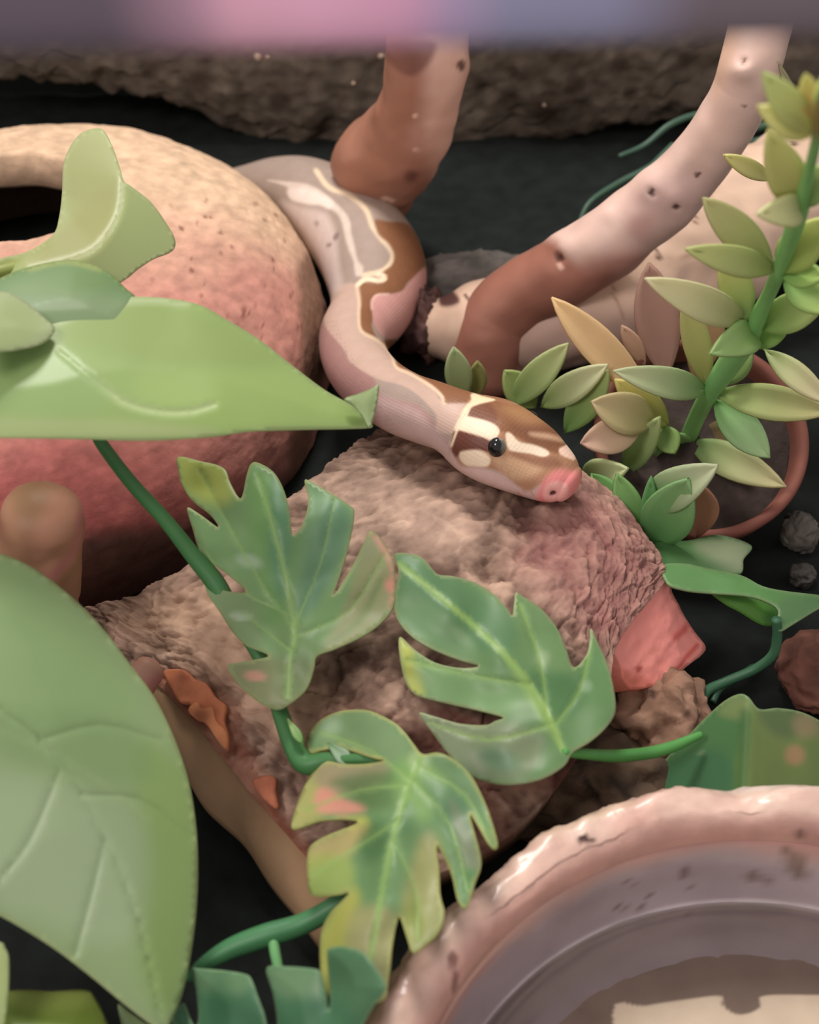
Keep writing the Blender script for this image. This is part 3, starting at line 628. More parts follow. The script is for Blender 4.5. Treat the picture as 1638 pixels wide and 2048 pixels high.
# default pigment round the body: brown back, pale stripes, pink belly
dflt = np.zeros((len(V), 3)); sinv = np.sin(th); wob = .10 * np.sin(sflat * 2.1) + .06 * np.sin(sflat * 5.3)
kb = smooth(.80, .86, sinv + wob)[:, None]; ks = smooth(-.25, -.15, sinv + wob)[:, None]
dflt[:n0] = (lin((150, 108, 76)) * kb + lin((182, 162, 150)) * (1 - kb)) * ks + lin((206, 164, 156)) * (1 - ks); dflt[n0:] = lin((214, 150, 140))
C = dflt.copy()
b3 = lambda pts: [(480 + x / 3.15, 300 + y / 3.15) for x, y in pts]
h4 = lambda pts: [(700 + x / 2.978, 700 + y / 2.978) for x, y in pts]
GREY = (164, 146, 134); PALE = (214, 198, 184); CREAM = (236, 214, 180); BRN = (138, 94, 64); DBR = (118, 74, 52)
ops = [('poly', [(440, 260), (860, 260), (960, 560), (870, 700), (960, 760), (1010, 1060), (880, 1010), (560, 700)], GREY, 3),
       # dark mauve lower flank
       ('poly', b3([(540, 880), (525, 1080), (580, 1150), (640, 1230), (690, 1330), (830, 1420), (900, 1550), (1100, 1600), (1200, 1680), (1260, 1780), (1340, 1900), (1200, 2000), (600, 1700), (420, 1200), (450, 900)]), (164, 126, 120), 4),
       ('poly', b3([(560, 900), (530, 1090), (660, 1260), (700, 1340), (860, 1440), (1060, 1500), (1230, 1660), (1240, 1780), (1420, 1760), (1440, 1600), (1280, 1590), (1200, 1480), (1080, 1400), (990, 1360), (955, 1280), (870, 1200), (760, 1140), (745, 1040), (735, 850), (600, 860)]), (196, 168, 152), 3),
       # bright flank under the neck
       ('poly', b3([(850, 1560), (1000, 1590), (1130, 1640), (1220, 1740), (1300, 1830), (1330, 2000), (1100, 2000), (900, 1800)]), (204, 178, 172), 14, .9),
       # pale band on the first bend
       ('poly', b3([(170, 190), (300, 235), (320, 310), (430, 340), (520, 350), (600, 390), (640, 450), (665, 560), (690, 640), (715, 700), (728, 785), (765, 790), (775, 740), (740, 690), (720, 600), (700, 520), (685, 430), (600, 330), (500, 250), (420, 215), (300, 200)]), PALE, 3),
       ('poly', b3([(300, 250), (320, 310), (430, 342), (500, 345), (560, 370), (590, 330), (480, 260), (380, 240)]), (236, 222, 210), 4, .9),
       ('poly', b3([(250, 330), (400, 360), (540, 400), (600, 520), (620, 700), (640, 850), (560, 880), (380, 560)]), (216, 198, 190), 10, .9),
       ('spot', (672, 473, 9, 1.8, -60), (130, 108, 104), 3, .8), ('spot', (658, 490, 6, 2, -10), (110, 92, 88), 3, .9), ('spot', (633, 447, 5), (150, 130, 126), 3, .8),
       # cream outline between grey and brown
       ('line', (b3([(480, 130), (560, 235), (680, 280), (790, 370), (830, 470), (880, 545), (930, 600), (965, 660), (945, 720), (890, 765), (780, 790)]), 5), CREAM, 3, .85),
       # brown back
       ('poly', b3([(930, 450), (1060, 470), (1140, 600), (1170, 745), (1060, 832), (1020, 890), (930, 910), (860, 915), (830, 960), (840, 1050), (830, 1110), (870, 1190), (900, 1200), (990, 1200), (1130, 1310), (1330, 1390), (1540, 1540), (1460, 1575), (1440, 1592), (1280, 1592), (1272, 1550), (1200, 1485), (1080, 1412), (990, 1372), (952, 1290), (868, 1200), (760, 1140), (745, 1040), (750, 960), (738, 850), (780, 830), (880, 840), (912, 818), (890, 785), (900, 765), (955, 725), (968, 660), (935, 590), (870, 530), (850, 440)]), BRN, 3),
       ('line', (b3([(740, 850), (790, 815), (880, 822), (912, 810), (895, 785), (870, 780)]), 4.5), (244, 222, 190), 2.5),
       ('line', (b3([(738, 860), (752, 960), (748, 1040), (764, 1140), (868, 1200), (950, 1285), (985, 1368), (1075, 1410), (1200, 1485), (1270, 1550), (1280, 1590)]), 3.2), (240, 214, 180), 3, .8),
       # pink belly showing at the bend
       ('poly', b3([(1170, 740), (1220, 820), (1180, 1000), (1040, 1150), (930, 1190), (850, 1110), (832, 1010), (830, 955), (860, 915), (930, 912), (1020, 890), (1062, 838), (1120, 775)]), (212, 160, 152), 3),
       ('line', (b3([(832, 1000), (832, 955), (862, 914), (930, 910)]), 2.5), (232, 192, 178), 2, .8),
       # head
       ('poly', h4([(605, 560), (640, 470), (690, 330), (730, 290), (860, 295), (1000, 320), (1100, 315), (1230, 380), (1300, 470), (1350, 560), (1400, 700), (1330, 900), (1100, 900), (880, 720), (660, 690)]), (170, 126, 96), 4),
       ('poly', h4([(690, 385), (705, 350), (760, 322), (860, 300), (980, 325), (1100, 310), (1230, 370), (1290, 460), (1340, 560), (1320, 610), (1240, 620), (1180, 600), (1080, 560), (1000, 520), (930, 500), (880, 490), (850, 450), (780, 425)]), BRN, 4),
       ('poly', h4([(690, 385), (705, 350), (760, 322), (830, 315), (880, 400), (850, 450), (780, 425)]), (112, 68, 46), 7, .85),
       ('poly', h4([(920, 340), (1050, 330), (1160, 370), (1180, 430), (1060, 440), (960, 400)]), (176, 134, 92), 16, .7),
       ('poly', h4([(960, 470), (1080, 450), (1200, 470), (1260, 560), (1180, 590), (1080, 550)]), (110, 70, 50), 12, .6),
       ('poly', h4([(1070, 490), (1150, 500), (1250, 530), (1260, 555), (1150, 530), (1080, 510)]), (206, 170, 138), 5, .7),
       ('poly', h4([(605, 580), (612, 500), (640, 478), (720, 500), (800, 528), (850, 560), (840, 605), (780, 600), (700, 598), (650, 625), (620, 640)]), (100, 56, 42), 3),
       ('poly', h4([(850, 640), (960, 640), (1100, 650), (1150, 700), (1060, 770), (940, 770), (880, 700)]), (202, 166, 130), 10, .8),
       ('poly', h4([(960, 610), (1090, 630), (1220, 640), (1260, 690), (1150, 700), (1040, 660)]), (134, 90, 68), 8, .8),
       ('poly', h4([(620, 480), (640, 425), (655, 405), (690, 395), (800, 425), (868, 462), (888, 500), (852, 545), (800, 527), (720, 500), (650, 478)]), (242, 222, 194), 2.5),
       ('poly', h4([(720, 268), (740, 258), (790, 275), (865, 298), (770, 322), (715, 348), (695, 392), (655, 408), (690, 330), (722, 305)]), (240, 218, 180), 2.5),
       ('poly', h4([(655, 612), (690, 600), (775, 598), (835, 640), (822, 690), (760, 695), (690, 685), (655, 650)]), (234, 214, 186), 3),
       ('poly', h4([(925, 510), (955, 500), (1010, 545), (1090, 560), (1165, 592), (1188, 620), (1150, 632), (1080, 612), (1000, 604), (945, 590)]), (240, 222, 196), 2.5),
       ('poly', h4([(1288, 478), (1322, 495), (1350, 570), (1340, 650), (1300, 645), (1252, 622), (1245, 590), (1288, 562)]), (240, 206, 184), 3),
       ('poly', h4([(605, 620), (660, 690), (760, 700), (880, 730), (980, 800), (1060, 840), (1150, 800), (1180, 880), (1180, 960), (900, 900), (600, 740)]), (206, 176, 168), 6),
       ('poly', h4([(1180, 750), (1240, 715), (1330, 720), (1420, 760), (1390, 860), (1300, 940), (1180, 970), (1110, 900), (1130, 820)]), (230, 142, 138), 9),
       ('poly', h4([(1155, 830), (1180, 795), (1230, 780), (1290, 800), (1300, 860), (1270, 905), (1180, 900), (1150, 870)]), (238, 174, 166), 4),
       ('line', (h4([(1000, 850), (1060, 905), (1140, 930), (1250, 925), (1330, 890), (1385, 830)]), 2), (196, 136, 130), 2, .7),
       ('spot', (1106, 987, 7, 1.6, -20), (90, 48, 50), 2.5),
       ('line', (h4([(605, 570), (640, 480), (690, 395), (735, 290)]), 2.5), (238, 216, 184), 2, .8)]
for x, y in [(905, 705), (945, 745), (990, 785), (1035, 825), (1085, 845)]: ops.append(('line', (h4([(x, y - 22), (x - 6, y), (x + 10, y + 25)]), 1.4), (176, 136, 112), 1.5, .6))
for k in range(26):                          # fine rows of flank scales
    a = k / 25; x0, y0 = 640 + 120 * a ** 1.3, 640 + 215 * a; ops.append(('line', ([(x0 - 8, y0 + 8), (x0 + 34, y0 + 2)], 1.1), (150, 116, 110), 1.2, .35))
C = paint(C, Q, ops, fm)
snake = thing('snake', 'young snake with brown and cream striped head resting on the bark slab', 'snake', (P[-20][0], P[-20][1], 2.6))
build('body', V, F, SKIN, snake, C, skin=SK)
stree = BVHTree.FromPolygons([Vector(v) for v in V], F)
def eye(px, py, r, parent, asp=1.25, mirror=None):
    p, nn_ = hit(stree, px, py) if mirror is None else mirror
    Ve, Fe = blob((0, 0, 0), 1., 0, 36, 24, 0.)
    Ve = Ve * np.array([r, r, r * asp]) + p - nn_ * r * (.45 if mirror is None else .8)
    Ce = cols(Ve, (16, 18, 20)); Qe = proj(Ve)
    if mirror is None: Ce = paint(Ce, Qe, [('poly', h4([(890, 515), (925, 505), (945, 540), (945, 600), (915, 640), (900, 600), (905, 560)]), (112, 116, 104), 3, .9), ('spot', (1003, 875, 5), (168, 170, 164), 2.5, .8)])  # grey iris, plus a small pale glint painted on the eye
    o = build('eye', Ve, Fe, M('eye_gloss', rough=.12, spec=.6), parent, Ce); return p, nn_
pe, ne = eye(994, 896, .185, snake)
ax = (A1 - A0) / np.linalg.norm(A1 - A0); rt_ = np.cross(ax, [.1, .1, .99]); rt_ /= np.linalg.norm(rt_)
dd = ((pe - A0) @ rt_); pm = pe - 2 * dd * rt_; nm = ne - 2 * (ne @ rt_) * rt_
pm = pm - np.array([0, 0, .18]); loc = stree.find_nearest(Vector(pm)); eye(0, 0, .185, snake, mirror=(np.array(loc[0]), nm))

# ================================================================== potted plant
PT = math.radians(27); PRIM = W(1404, 872, 2.4)           # the pot leans towards the front
PROT = np.array([[1, 0, 0], [0, math.cos(PT), math.sin(PT)], [0, -math.sin(PT), math.cos(PT)]])   # rows: row vector @ PROT
def potted(V): return np.asarray(V) @ np.array([[1, 0, 0], [0, math.cos(PT), -math.sin(PT) * -1 * -1], [0, -math.sin(PT), math.cos(PT)]]) if False else np.c_[V[:, 0], V[:, 1] * math.cos(PT) - V[:, 2] * math.sin(PT), V[:, 1] * math.sin(PT) + V[:, 2] * math.cos(PT)] + PRIM
pot = thing('potted_plant', 'artificial plant of narrow pale leaves in a terracotta pot of dark soil', 'plant', (PRIM[0], PRIM[1] + .8, 0))
def lathe(prof, c, seg=96, rough=0., seed=0., sc=1.):
    V = []
    for r, z_ in prof:
        for j in range(seg):
            a = 2 * math.pi * j / seg; p = np.array([c[0] + r * math.cos(a), c[1] + r * math.sin(a), z_])
            if rough: k = rough * fbm(p, sc, 4, seed); p = p + np.array([math.cos(a) * k, math.sin(a) * k, k * .7])
            V.append(p)
    return np.array(V), grid_faces(len(prof), seg)
prof = [(.05, -2.3), (1.5, -2.3), (1.55, -2.25), (2.0, -.75), (2.2, -.7), (2.3, -.6), (2.36, -.1), (2.33, 0), (2.24, .03), (2.14, -.02), (2.08, -.2), (2.0, -.9)]
V, F = lathe(prof, (0, 0)); V = potted(V); C = cols(V, (128, 80, 68)); C *= np.array([1 + .2 * fbm(p, .8, 3, 2) for p in V])[:, None]
build('pot', V, F, M('terracotta', rough=.7, spec=.25, mott=.12, mscale=120), pot, C)
V, F = lathe([(.02, -.45), (.8, -.45), (1.4, -.47), (1.8, -.5), (2.08, -.52)], (0, 0), 60, .10, 4, 1.5); F = [tuple(reversed(f)) for f in F]
build('soil', potted(V), F, M('pot_soil', (62, 52, 48), rough=.85, spec=.3, mott=.4, mscale=260, bump=.9, bscale=300), pot)
LEAN = lambda q, y: y - max(0, 880 - q[1]) / 605 * 7.2
yp = lambda px, py, y: Y(px, py, y)
stem_pts = [(1376, 880, 3.4, 17), (1390, 842, 3.5, 17), (1418, 788, 3.6, 19), (1458, 728, 3.7, 24), (1495, 672, 3.8, 24), (1530, 605, 3.9, 15), (1556, 545, 4.0, 16), (1580, 480, 4.1, 18), (1600, 415, 4.1, 19), (1616, 350, 4.2, 12), (1634, 275, 4.2, 12), (1640, 225, 4.2, 18), (1650, 170, 4.2, 9)]
R4 = pxr([(a, b, LEAN((a, b), y_), w_) for a, b, y_, w_ in stem_pts], Y); R4 = np.vstack([[*W(1372, 905, 1.6), R4[0, 3]], R4])
V, F = tube(R4, 14, 6); C = cols(V, (124, 178, 104)); C = paint(C, proj(V), [('spot', (1640, 235, 42), (150, 112, 60), 18, .8), ('spot', (1440, 745, 50), (120, 180, 110), 20, .6)])
build('stem', V, F, STEM, pot, C)
GN = (112, 150, 92); PG = (168, 180, 118); YG = (186, 188, 110); PA = (196, 196, 150); OL = (150, 148, 92); TAN = (206, 178, 138); MV = (158, 124, 110)
leaves = [  # base px, tip px, base y, tip y, width, colour at base, colour at tip, arch
 ((1618, 262), (1530, 150), 4.2, 4.0, 60, YG, PG, .18), ((1612, 270), (1520, 214), 4.2, 3.8, 52, YG, (206, 206, 140), .16), ((1628, 240), (1612, 152), 4.2, 4.3, 42, (160, 120, 60), YG, .05), ((1608, 240), (1559, 130), 4.3, 4.9, 16, (96, 100, 70), (130, 122, 92), .10), ((1640, 230), (1652, 150), 4.2, 4.0, 36, YG, YG, .1),
 ((1600, 415), (1540, 268), 4.1, 3.5, 74, (160, 160, 100), (186, 186, 122), .10), ((1606, 410), (1650, 330), 4.1, 3.7, 60, GN, PG, .1),
 ((1594, 420), (1516, 428), 4.1, 3.2, 62, PG, PA, .22), ((1545, 360), (1452, 312), 4.9, 4.7, 34, (160, 160, 100), (200, 196, 130), .08),
 ((1548, 540), (1380, 500), 4.0, 3.4, 56, (140, 158, 92), (176, 182, 122), .16), ((1546, 532), (1414, 404), 4.0, 4.4, 66, (136, 150, 90), (170, 168, 116), .10), ((1562, 540), (1648, 440), 4.0, 3.4, 78, (128, 164, 78), (186, 192, 118), .12), ((1566, 545), (1650, 552), 4.0, 3.2, 52, (110, 158, 84), (160, 186, 106), .10),
 ((1568, 555), (1655, 622), 4.0, 3.2, 60, (112, 156, 84), (160, 184, 106), .12),
 ((1488, 642), (1302, 562), 3.9, 3.2, 66, (150, 160, 104), (206, 202, 162), .18), ((1497, 640), (1450, 516), 3.8, 4.2, 62, (116, 148, 84), (184, 184, 110), .06), ((1505, 668), (1424, 706), 3.8, 2.6, 66, (128, 168, 92), (152, 180, 120), .24), ((1520, 655), (1655, 590), 3.8, 3.2, 72, (120, 160, 84), (176, 188, 122), .12),
 ((1530, 700), (1652, 800), 3.8, 2.6, 48, (150, 170, 108), (206, 196, 160), .18), ((1500, 690), (1580, 640), 3.8, 3.4, 52, (116, 160, 84), (140, 176, 96), .1),
 ((1412, 782), (1238, 744), 3.6, 3.0, 58, (112, 152, 88), (184, 190, 152), .22), ((1416, 775), (1372, 600), 3.7, 4.1, 52, (144, 148, 86), (178, 176, 116), .04), ((1428, 786), (1648, 822), 3.6, 2.6, 66, (130, 160, 92), (188, 184, 130), .16), ((1428, 800), (1532, 908), 3.6, 2.4, 66, (110, 160, 92), (160, 188, 140), .12), ((1430, 770), (1500, 700), 3.6, 3.9, 58, (118, 150, 84), (126, 150, 90), .06),
 ((1380, 885), (1560, 968), 3.4, 1.6, 64, (112, 152, 90), (192, 184, 140), .20), ((1360, 895), (1432, 978), 3.4, 2.4, 60, (120, 150, 94), (190, 176, 140), .25), ((1352, 905), (1330, 870), 3.4, 3.0, 80, (126, 158, 98), (120, 156, 96), .1),
 ((1300, 1005), (1428, 935), .9, .3, 78, (108, 158, 96), (186, 192, 158), .25), ((1305, 1090), (1372, 965), .3, .25, 96, (82, 140, 78), (128, 164, 110), .10), ((1296, 1090), (1302, 960), .35, .6, 34, (96, 150, 92), (108, 158, 100), .06),
 ((1246, 950), (1316, 840), 2.8, 2.6, 50, (120, 160, 98), (164, 178, 122), .06), ((1170, 955), (1252, 938), 2.6, 1.7, 60, (160, 180, 118), (192, 202, 156), .18), ((1130, 865), (1212, 748), 3.4, 3.6, 60, (110, 152, 82), (158, 172, 112), .06),
 ((1270, 1062), (1188, 955), .5, 1.5, 60, (96, 150, 78), (110, 160, 90), .10), ((1282, 1075), (1236, 955), .45, 1.2, 52, (100, 150, 84), (120, 160, 94), .10),
 ((1085, 812), (1208, 734), 4.0, 3.6, 56, (136, 164, 92), (196, 196, 160), .16), ((1020, 812), (1130, 694), 4.4, 4.4, 56, (130, 164, 92), (184, 192, 140), .10), ((926, 800), (908, 700), 5.0, 5.0, 50, (138, 150, 96), (168, 184, 140), .04), ((955, 790), (955, 725), 5.2, 5.2, 36, (140, 140, 84), (146, 146, 92), .04), ((1070, 815), (1012, 745), 4.4, 4.6, 60, (140, 164, 92), (150, 168, 104), .06),
 ((1302, 800), (1116, 608), 3.6, 4.6, 66, TAN, (214, 188, 140), .05), ((1290, 730), (1246, 655), 4.6, 4.8, 34, (176, 142, 118), (190, 160, 138), .04), ((1332, 755), (1300, 540), 4.4, 5.6, 82, (146, 114, 100), MV, .03), ((1390, 760), (1430, 600), 4.4, 4.8, 66, (150, 120, 86), (166, 136, 102), .04),
 ((1335, 850), (1236, 764), 3.2, 3.0, 58, (146, 154, 86), (196, 188, 116), .08), ((1308, 845), (1190, 806), 2.8, 2.6, 78, (150, 150, 92), (186, 172, 134), .16), ((1280, 860), (1168, 885), 2.6, 2.2, 66, (176, 160, 122), (196, 166, 146), .14), ((1320, 852), (1348, 905), 3.2, 2.6, 50, (120, 150, 84), (128, 156, 88), .1),
 ((1345, 862), (1342, 770), 4.2, 4.6, 70, (190, 128, 84), (206, 148, 110), .04), ((1400, 880), (1490, 900), 3.6, 2.6, 90, (126, 110, 76), (130, 116, 84), .10), ((1392, 1075), (1385, 965), .5, .9, 90, (150, 106, 84), (160, 118, 92), .04),
]
for b, t, yb, yt, wpx, c0, c1, sg in leaves:
    if b[1] < 880 and yb < 4.25 and b[0] > 1340: yb, yt = LEAN(b, yb), LEAN(b, yt)
    blade('leaf', Y(*b, yb), Y(b[0] + (t[0] - b[0]) * 1.07, b[1] + (t[1] - b[1]) * 1.07, yt), wpx * 1.10, c0, c1, pot, sag=sg * .75, cup=.22, blunt=.2, gain=1.35)

# trailing vine with broad leaves at the right edge
vine = thing('broad_vine', 'broad leaved green vine curling in the dark below the terracotta pot', 'plant', W(1480, 1300, 0))
leaf_sheet('leaf', [(1285, 1092), (1325, 1081), (1375, 1081), (1425, 1070), (1462, 1074), (1503, 1091), (1494, 1109), (1487, 1120), (1481, 1147), (1431, 1144), (1400, 1140), (1325, 1136), (1290, 1120)], [(1300, 1110, 30.2), (1500, 1090, 30.6), (1430, 1145, 29.8)], vine, (92, 138, 80),
           [('poly', [(1390, 1085), (1470, 1075), (1500, 1095), (1480, 1145), (1420, 1120)], (150, 160, 128), 18, .8), ('poly', [(1300, 1090), (1370, 1085), (1380, 1130), (1310, 1130)], (72, 122, 66), 16, .7)], rib=[(1290, 1110), (1500, 1098)], fold=.5)
leaf_sheet('leaf', [(1325, 1131), (1369, 1127), (1406, 1134), (1481, 1150), (1525, 1172), (1572, 1182), (1638, 1190), (1680, 1200), (1640, 1216), (1587, 1248), (1562, 1262), (1551, 1250), (1556, 1219), (1525, 1200), (1487, 1191), (1419, 1186), (1369, 1180), (1334, 1166)], [(1330, 1150, 29.6), (1638, 1200, 29.6), (1560, 1250, 29.0)], vine, (106, 158, 92),
           [('poly', [(1560, 1200), (1680, 1195), (1640, 1225), (1560, 1265)], (98, 142, 92), 14, .8), ('poly', [(1480, 1150), (1560, 1185), (1540, 1205), (1470, 1185)], (92, 150, 78), 12, .6)], rib=[(1330, 1160), (1500, 1175), (1650, 1202)], fold=.3, edge=(150, 184, 128), edgew=3)
leaf_sheet('leaf', [(1422, 1184), (1487, 1189), (1525, 1198), (1558, 1218), (1556, 1247), (1525, 1251), (1478, 1224), (1450, 1209)], [(1430, 1190, 30.0), (1550, 1210, 30.0), (1540, 1248, 29.9)], vine, (96, 160, 60), [('spot', (1545, 1235, 18), (66, 124, 56), 10, .8)], fold=.0, bulge=.1)
V, F = tube(pxr([(1553, 1238, 2.15, 10), (1554, 1275, 1.7, 10), (1545, 1310, 1.3, 10), (1510, 1338, .9, 10), (1450, 1364, .6, 10), (1412, 1384, .55, 11), (1397, 1420, .6, 12), (1385, 1470, .6, 11)]), 12, 8)
build('stem', V, F, STEM, vine, cols(V, (62, 108, 78)))
V, F = tube(pxr([(1425, 1405, .45, 7), (1440, 1378, .45, 8), (1480, 1352, .4, 8), (1505, 1332, .3, 6)]), 10, 6); build('stem', V, F, STEM, vine, cols(V, (46, 82, 60)))

# dark thin stems in the gap behind the slanting branch
wire = thing('trailing_stems', 'thin dark green trailing stems in the shadow under the back panel', 'plant', (7, 14, 0))
for pts in [[(1240, 312, 15.0, 5), (1290, 290, 15.4, 6), (1340, 250, 15.8, 7), (1400, 228, 16.2, 7), (1470, 225, 16.4, 7)], [(1155, 455, 12.6, 5), (1180, 405, 13.2, 6), (1240, 365, 14.0, 7), (1300, 335, 14.5, 8), (1380, 280, 15.2, 9)], [(1255, 385, 14.0, 5), (1290, 345, 14.4, 6), (1345, 290, 15.2, 6)], [(1490, 262, 15.4, 9), (1560, 248, 15.6, 8), (1650, 262, 15.6, 8)], [(1495, 285, 15.0, 6), (1560, 270, 15.2, 6)]]:
    V, F = tube(pxr(pts, Y), 8, 6, roundend=(True, True)); build('stem', V, F, STEM, wire, cols(V, (62, 92, 76)))

# ================================================================== cut-leaf garland
gar = thing('cut_leaf_vine', 'plastic vine with deeply cut green leaves trailing over the bark slab', 'plant', W(600, 1540, 1.5))
DG = (96, 150, 92); LG = (140, 176, 112); YL = (196, 204, 92); PK = (222, 150, 132); GR = (150, 160, 122); TE = (92, 142, 108)
A_out = [(356, 914), (400, 922), (445, 935), (458, 965), (481, 997), (493, 951), (501, 929), (515, 925), (546, 943), (566, 976), (578, 1016), (583, 1055), (587, 1071), (606, 1046), (617, 1001), (609, 963), (618, 961), (651, 980), (700, 1011), (709, 1031), (698, 1091), (680, 1150), (668, 1190), (700, 1140), (728, 1085), (741, 1061), (761, 1076), (781, 1111), (790, 1150), (789, 1205), (768, 1240), (727, 1271), (670, 1297), (634, 1312), (627, 1338), (612, 1379), (578, 1409), (553, 1420), (517, 1404), (476, 1368), (455, 1333), (476, 1325), (537, 1313), (512, 1300), (490, 1290), (464, 1263), (440, 1225), (416, 1190), (410, 1160), (435, 1176), (460, 1183), (491, 1182), (450, 1145), (414, 1120), (396, 1095), (386, 1061), (374, 1016), (399, 1028), (437, 1055), (420, 1030), (388, 1005), (366, 975), (357, 945)]
leaf_sheet('leaf', A_out, [(480, 950, 5.0), (700, 1100, 4.8), (550, 1400, 3.6)], gar, (124, 164, 106),
  [('poly', [(350, 905), (450, 930), (470, 980), (440, 1010), (370, 980)], (188, 202, 92), 22, .9), ('poly', [(500, 920), (570, 980), (590, 1080), (560, 1240), (530, 1190), (500, 1020)], (118, 168, 94), 22, .8), ('poly', [(545, 960), (580, 1010), (585, 1100), (560, 1200), (535, 1100)], (92, 144, 112), 16, .7),
   ('poly', [(615, 960), (710, 1020), (690, 1100), (620, 1230), (590, 1180), (600, 1080)], (120, 164, 116), 16, .8), ('poly', [(650, 1010), (700, 1040), (660, 1160), (610, 1230), (600, 1180)], (96, 142, 112), 14, .6),
   ('poly', [(740, 1055), (795, 1130), (790, 1210), (700, 1290), (640, 1310), (690, 1210)], (152, 160, 112), 12, .95), ('line', ([(752, 1070), (782, 1120), (790, 1170), (786, 1210)], 8), (222, 158, 140), 7, .8), ('spot', (785, 1170, 14), (234, 150, 136), 9, .8),
   ('poly', [(455, 1330), (540, 1315), (625, 1330), (600, 1400), (550, 1422), (480, 1380)], (134, 140, 98), 14, .9), ('spot', (510, 1352, 22, 2.2, 5), (206, 150, 132), 9, .8), ('poly', [(560, 1250), (640, 1270), (625, 1360), (570, 1400), (550, 1320)], (108, 140, 86), 16, .6),
   ('poly', [(410, 1165), (500, 1190), (520, 1290), (460, 1260)], (132, 158, 112), 14, .8), ('spot', (498, 1122, 26, 2, 15), (186, 212, 186), 14, .55), ('spot', (480, 1233, 22, 2.6, 8), (196, 216, 190), 8, .5), ('line', ([(640, 1300), (720, 1240), (760, 1160)], 5), (110, 140, 84), 8, .7)],
  rib=[(575, 1395), (580, 1320), (590, 1260), (570, 1150), (545, 1050), (515, 950)], ribs=[[(590, 1260), (500, 1130), (400, 940)], [(590, 1250), (640, 1130), (670, 1000)], [(600, 1270), (700, 1220), (770, 1110)], [(580, 1230), (480, 1180), (400, 1090)], [(580, 1300), (490, 1230)]],
  fold=.35, ribcol=(150, 188, 110), ribw=4, edge=(176, 190, 130), edgew=3, wav=.25, seed=2, label='yellow tipped cut leaf with a pinkish lobe')
B_out = [(788, 1108), (830, 1109), (852, 1122), (875, 1148), (905, 1152), (950, 1165), (990, 1190), (1018, 1222), (1025, 1232), (1029, 1205), (1032, 1184), (1042, 1190), (1080, 1215), (1110, 1250), (1130, 1290), (1147, 1334), (1172, 1312), (1180, 1280), (1183, 1256), (1198, 1290), (1216, 1330), (1228, 1380), (1231, 1422), (1215, 1452), (1180, 1482), (1146, 1504), (1130, 1530), (1090, 1555), (1040, 1568), (985, 1567), (930, 1545), (890, 1500), (862, 1462), (838, 1426), (870, 1433), (920, 1447), (970, 1450), (990, 1442), (1006, 1434), (960, 1421), (900, 1408), (850, 1396), (825, 1385), (806, 1350), (798, 1275), (830, 1300), (870, 1325), (920, 1336), (957, 1332), (920, 1320), (870, 1300), (830, 1277), (800, 1247), (788, 1215), (791, 1180), (797, 1140)]
leaf_sheet('leaf', B_out, [(800, 1150, 4.3), (1180, 1300, 3.9), (1040, 1560, 3.6)], gar, (112, 154, 98),
  [('poly', [(790, 1105), (850, 1120), (950, 1180), (1030, 1240), (1020, 1300), (900, 1290), (800, 1230)], (96, 142, 96), 20, .8), ('poly', [(800, 1190), (880, 1220), (960, 1310), (900, 1305), (810, 1250)], (128, 168, 116), 14, .6), ('poly', [(796, 1270), (830, 1300), (850, 1390), (815, 1375)], (196, 206, 92), 12, .9), ('poly', [(830, 1300), (960, 1335), (1060, 1390), (1000, 1430), (860, 1395)], (136, 178, 118), 16, .7),
   ('poly', [(840, 1428), (1000, 1440), (1090, 1480), (1040, 1560), (930, 1540)], (138, 152, 118), 18, .8), ('spot', (1000, 1520, 40, 1.8, 20), (104, 152, 116), 22, .6), ('poly', [(1030, 1190), (1130, 1290), (1140, 1340), (1060, 1340)], (120, 158, 100), 12, .8), ('poly', [(1060, 1340), (1140, 1350), (1170, 1400), (1130, 1440), (1080, 1400)], (84, 136, 82), 14, .7), ('poly', [(1180, 1260), (1225, 1380), (1180, 1420), (1150, 1340)], (104, 150, 92), 12, .7),
   ('spot', (1085, 1315, 14), (178, 204, 160), 9, .5), ('spot', (1172, 1372, 12), (176, 206, 170), 8, .5), ('poly', [(1020, 1330), (1080, 1400), (1130, 1500), (1110, 1480), (1050, 1390)], (152, 192, 106), 10, .8), ('spot', (925, 1275, 30, 3, 40), (156, 186, 140), 14, .35)],
  rib=[(1125, 1500), (1100, 1440), (1060, 1370), (1000, 1300), (900, 1210), (800, 1130)], ribs=[[(1095, 1430), (1080, 1320), (1040, 1210)], [(1110, 1450), (1160, 1380), (1183, 1280)], [(1060, 1370), (940, 1350), (815, 1320)], [(1100, 1450), (980, 1480), (860, 1445)]],
  fold=.30, ribcol=(158, 198, 104), ribw=5, edge=(180, 192, 140), edgew=3, wav=.22, seed=5, label='broad cut leaf with a yellow lobe tip')
C_out = [(612, 1487), (616, 1470), (640, 1440), (681, 1422), (732, 1420), (765, 1432), (798, 1452), (825, 1485), (845, 1508), (875, 1505), (905, 1517), (940, 1548), (966, 1595), (983, 1640), (996, 1690), (985, 1697), (965, 1665), (940, 1627), (948, 1660), (960, 1705), (962, 1735), (950, 1765), (940, 1800), (930, 1816), (915, 1800), (903, 1750), (885, 1710), (872, 1690), (878, 1740), (880, 1790), (888, 1825), (876, 1865), (850, 1890), (826, 1904), (812, 1870), (800, 1835), (793, 1850), (782, 1900), (776, 1960), (765, 2000), (700, 2010), (650, 1990), (640, 1930), (642, 1865), (660, 1826), (680, 1805), (698, 1785), (672, 1790), (640, 1794), (620, 1788), (614, 1757), (614, 1716), (622, 1690), (660, 1668), (714, 1646), (690, 1638), (640, 1642), (610, 1652), (583, 1657), (590, 1620), (612, 1565), (644, 1524), (690, 1528), (735, 1527), (768, 1520), (735, 1512), (700, 1500), (670, 1495), (640, 1500), (620, 1506)]
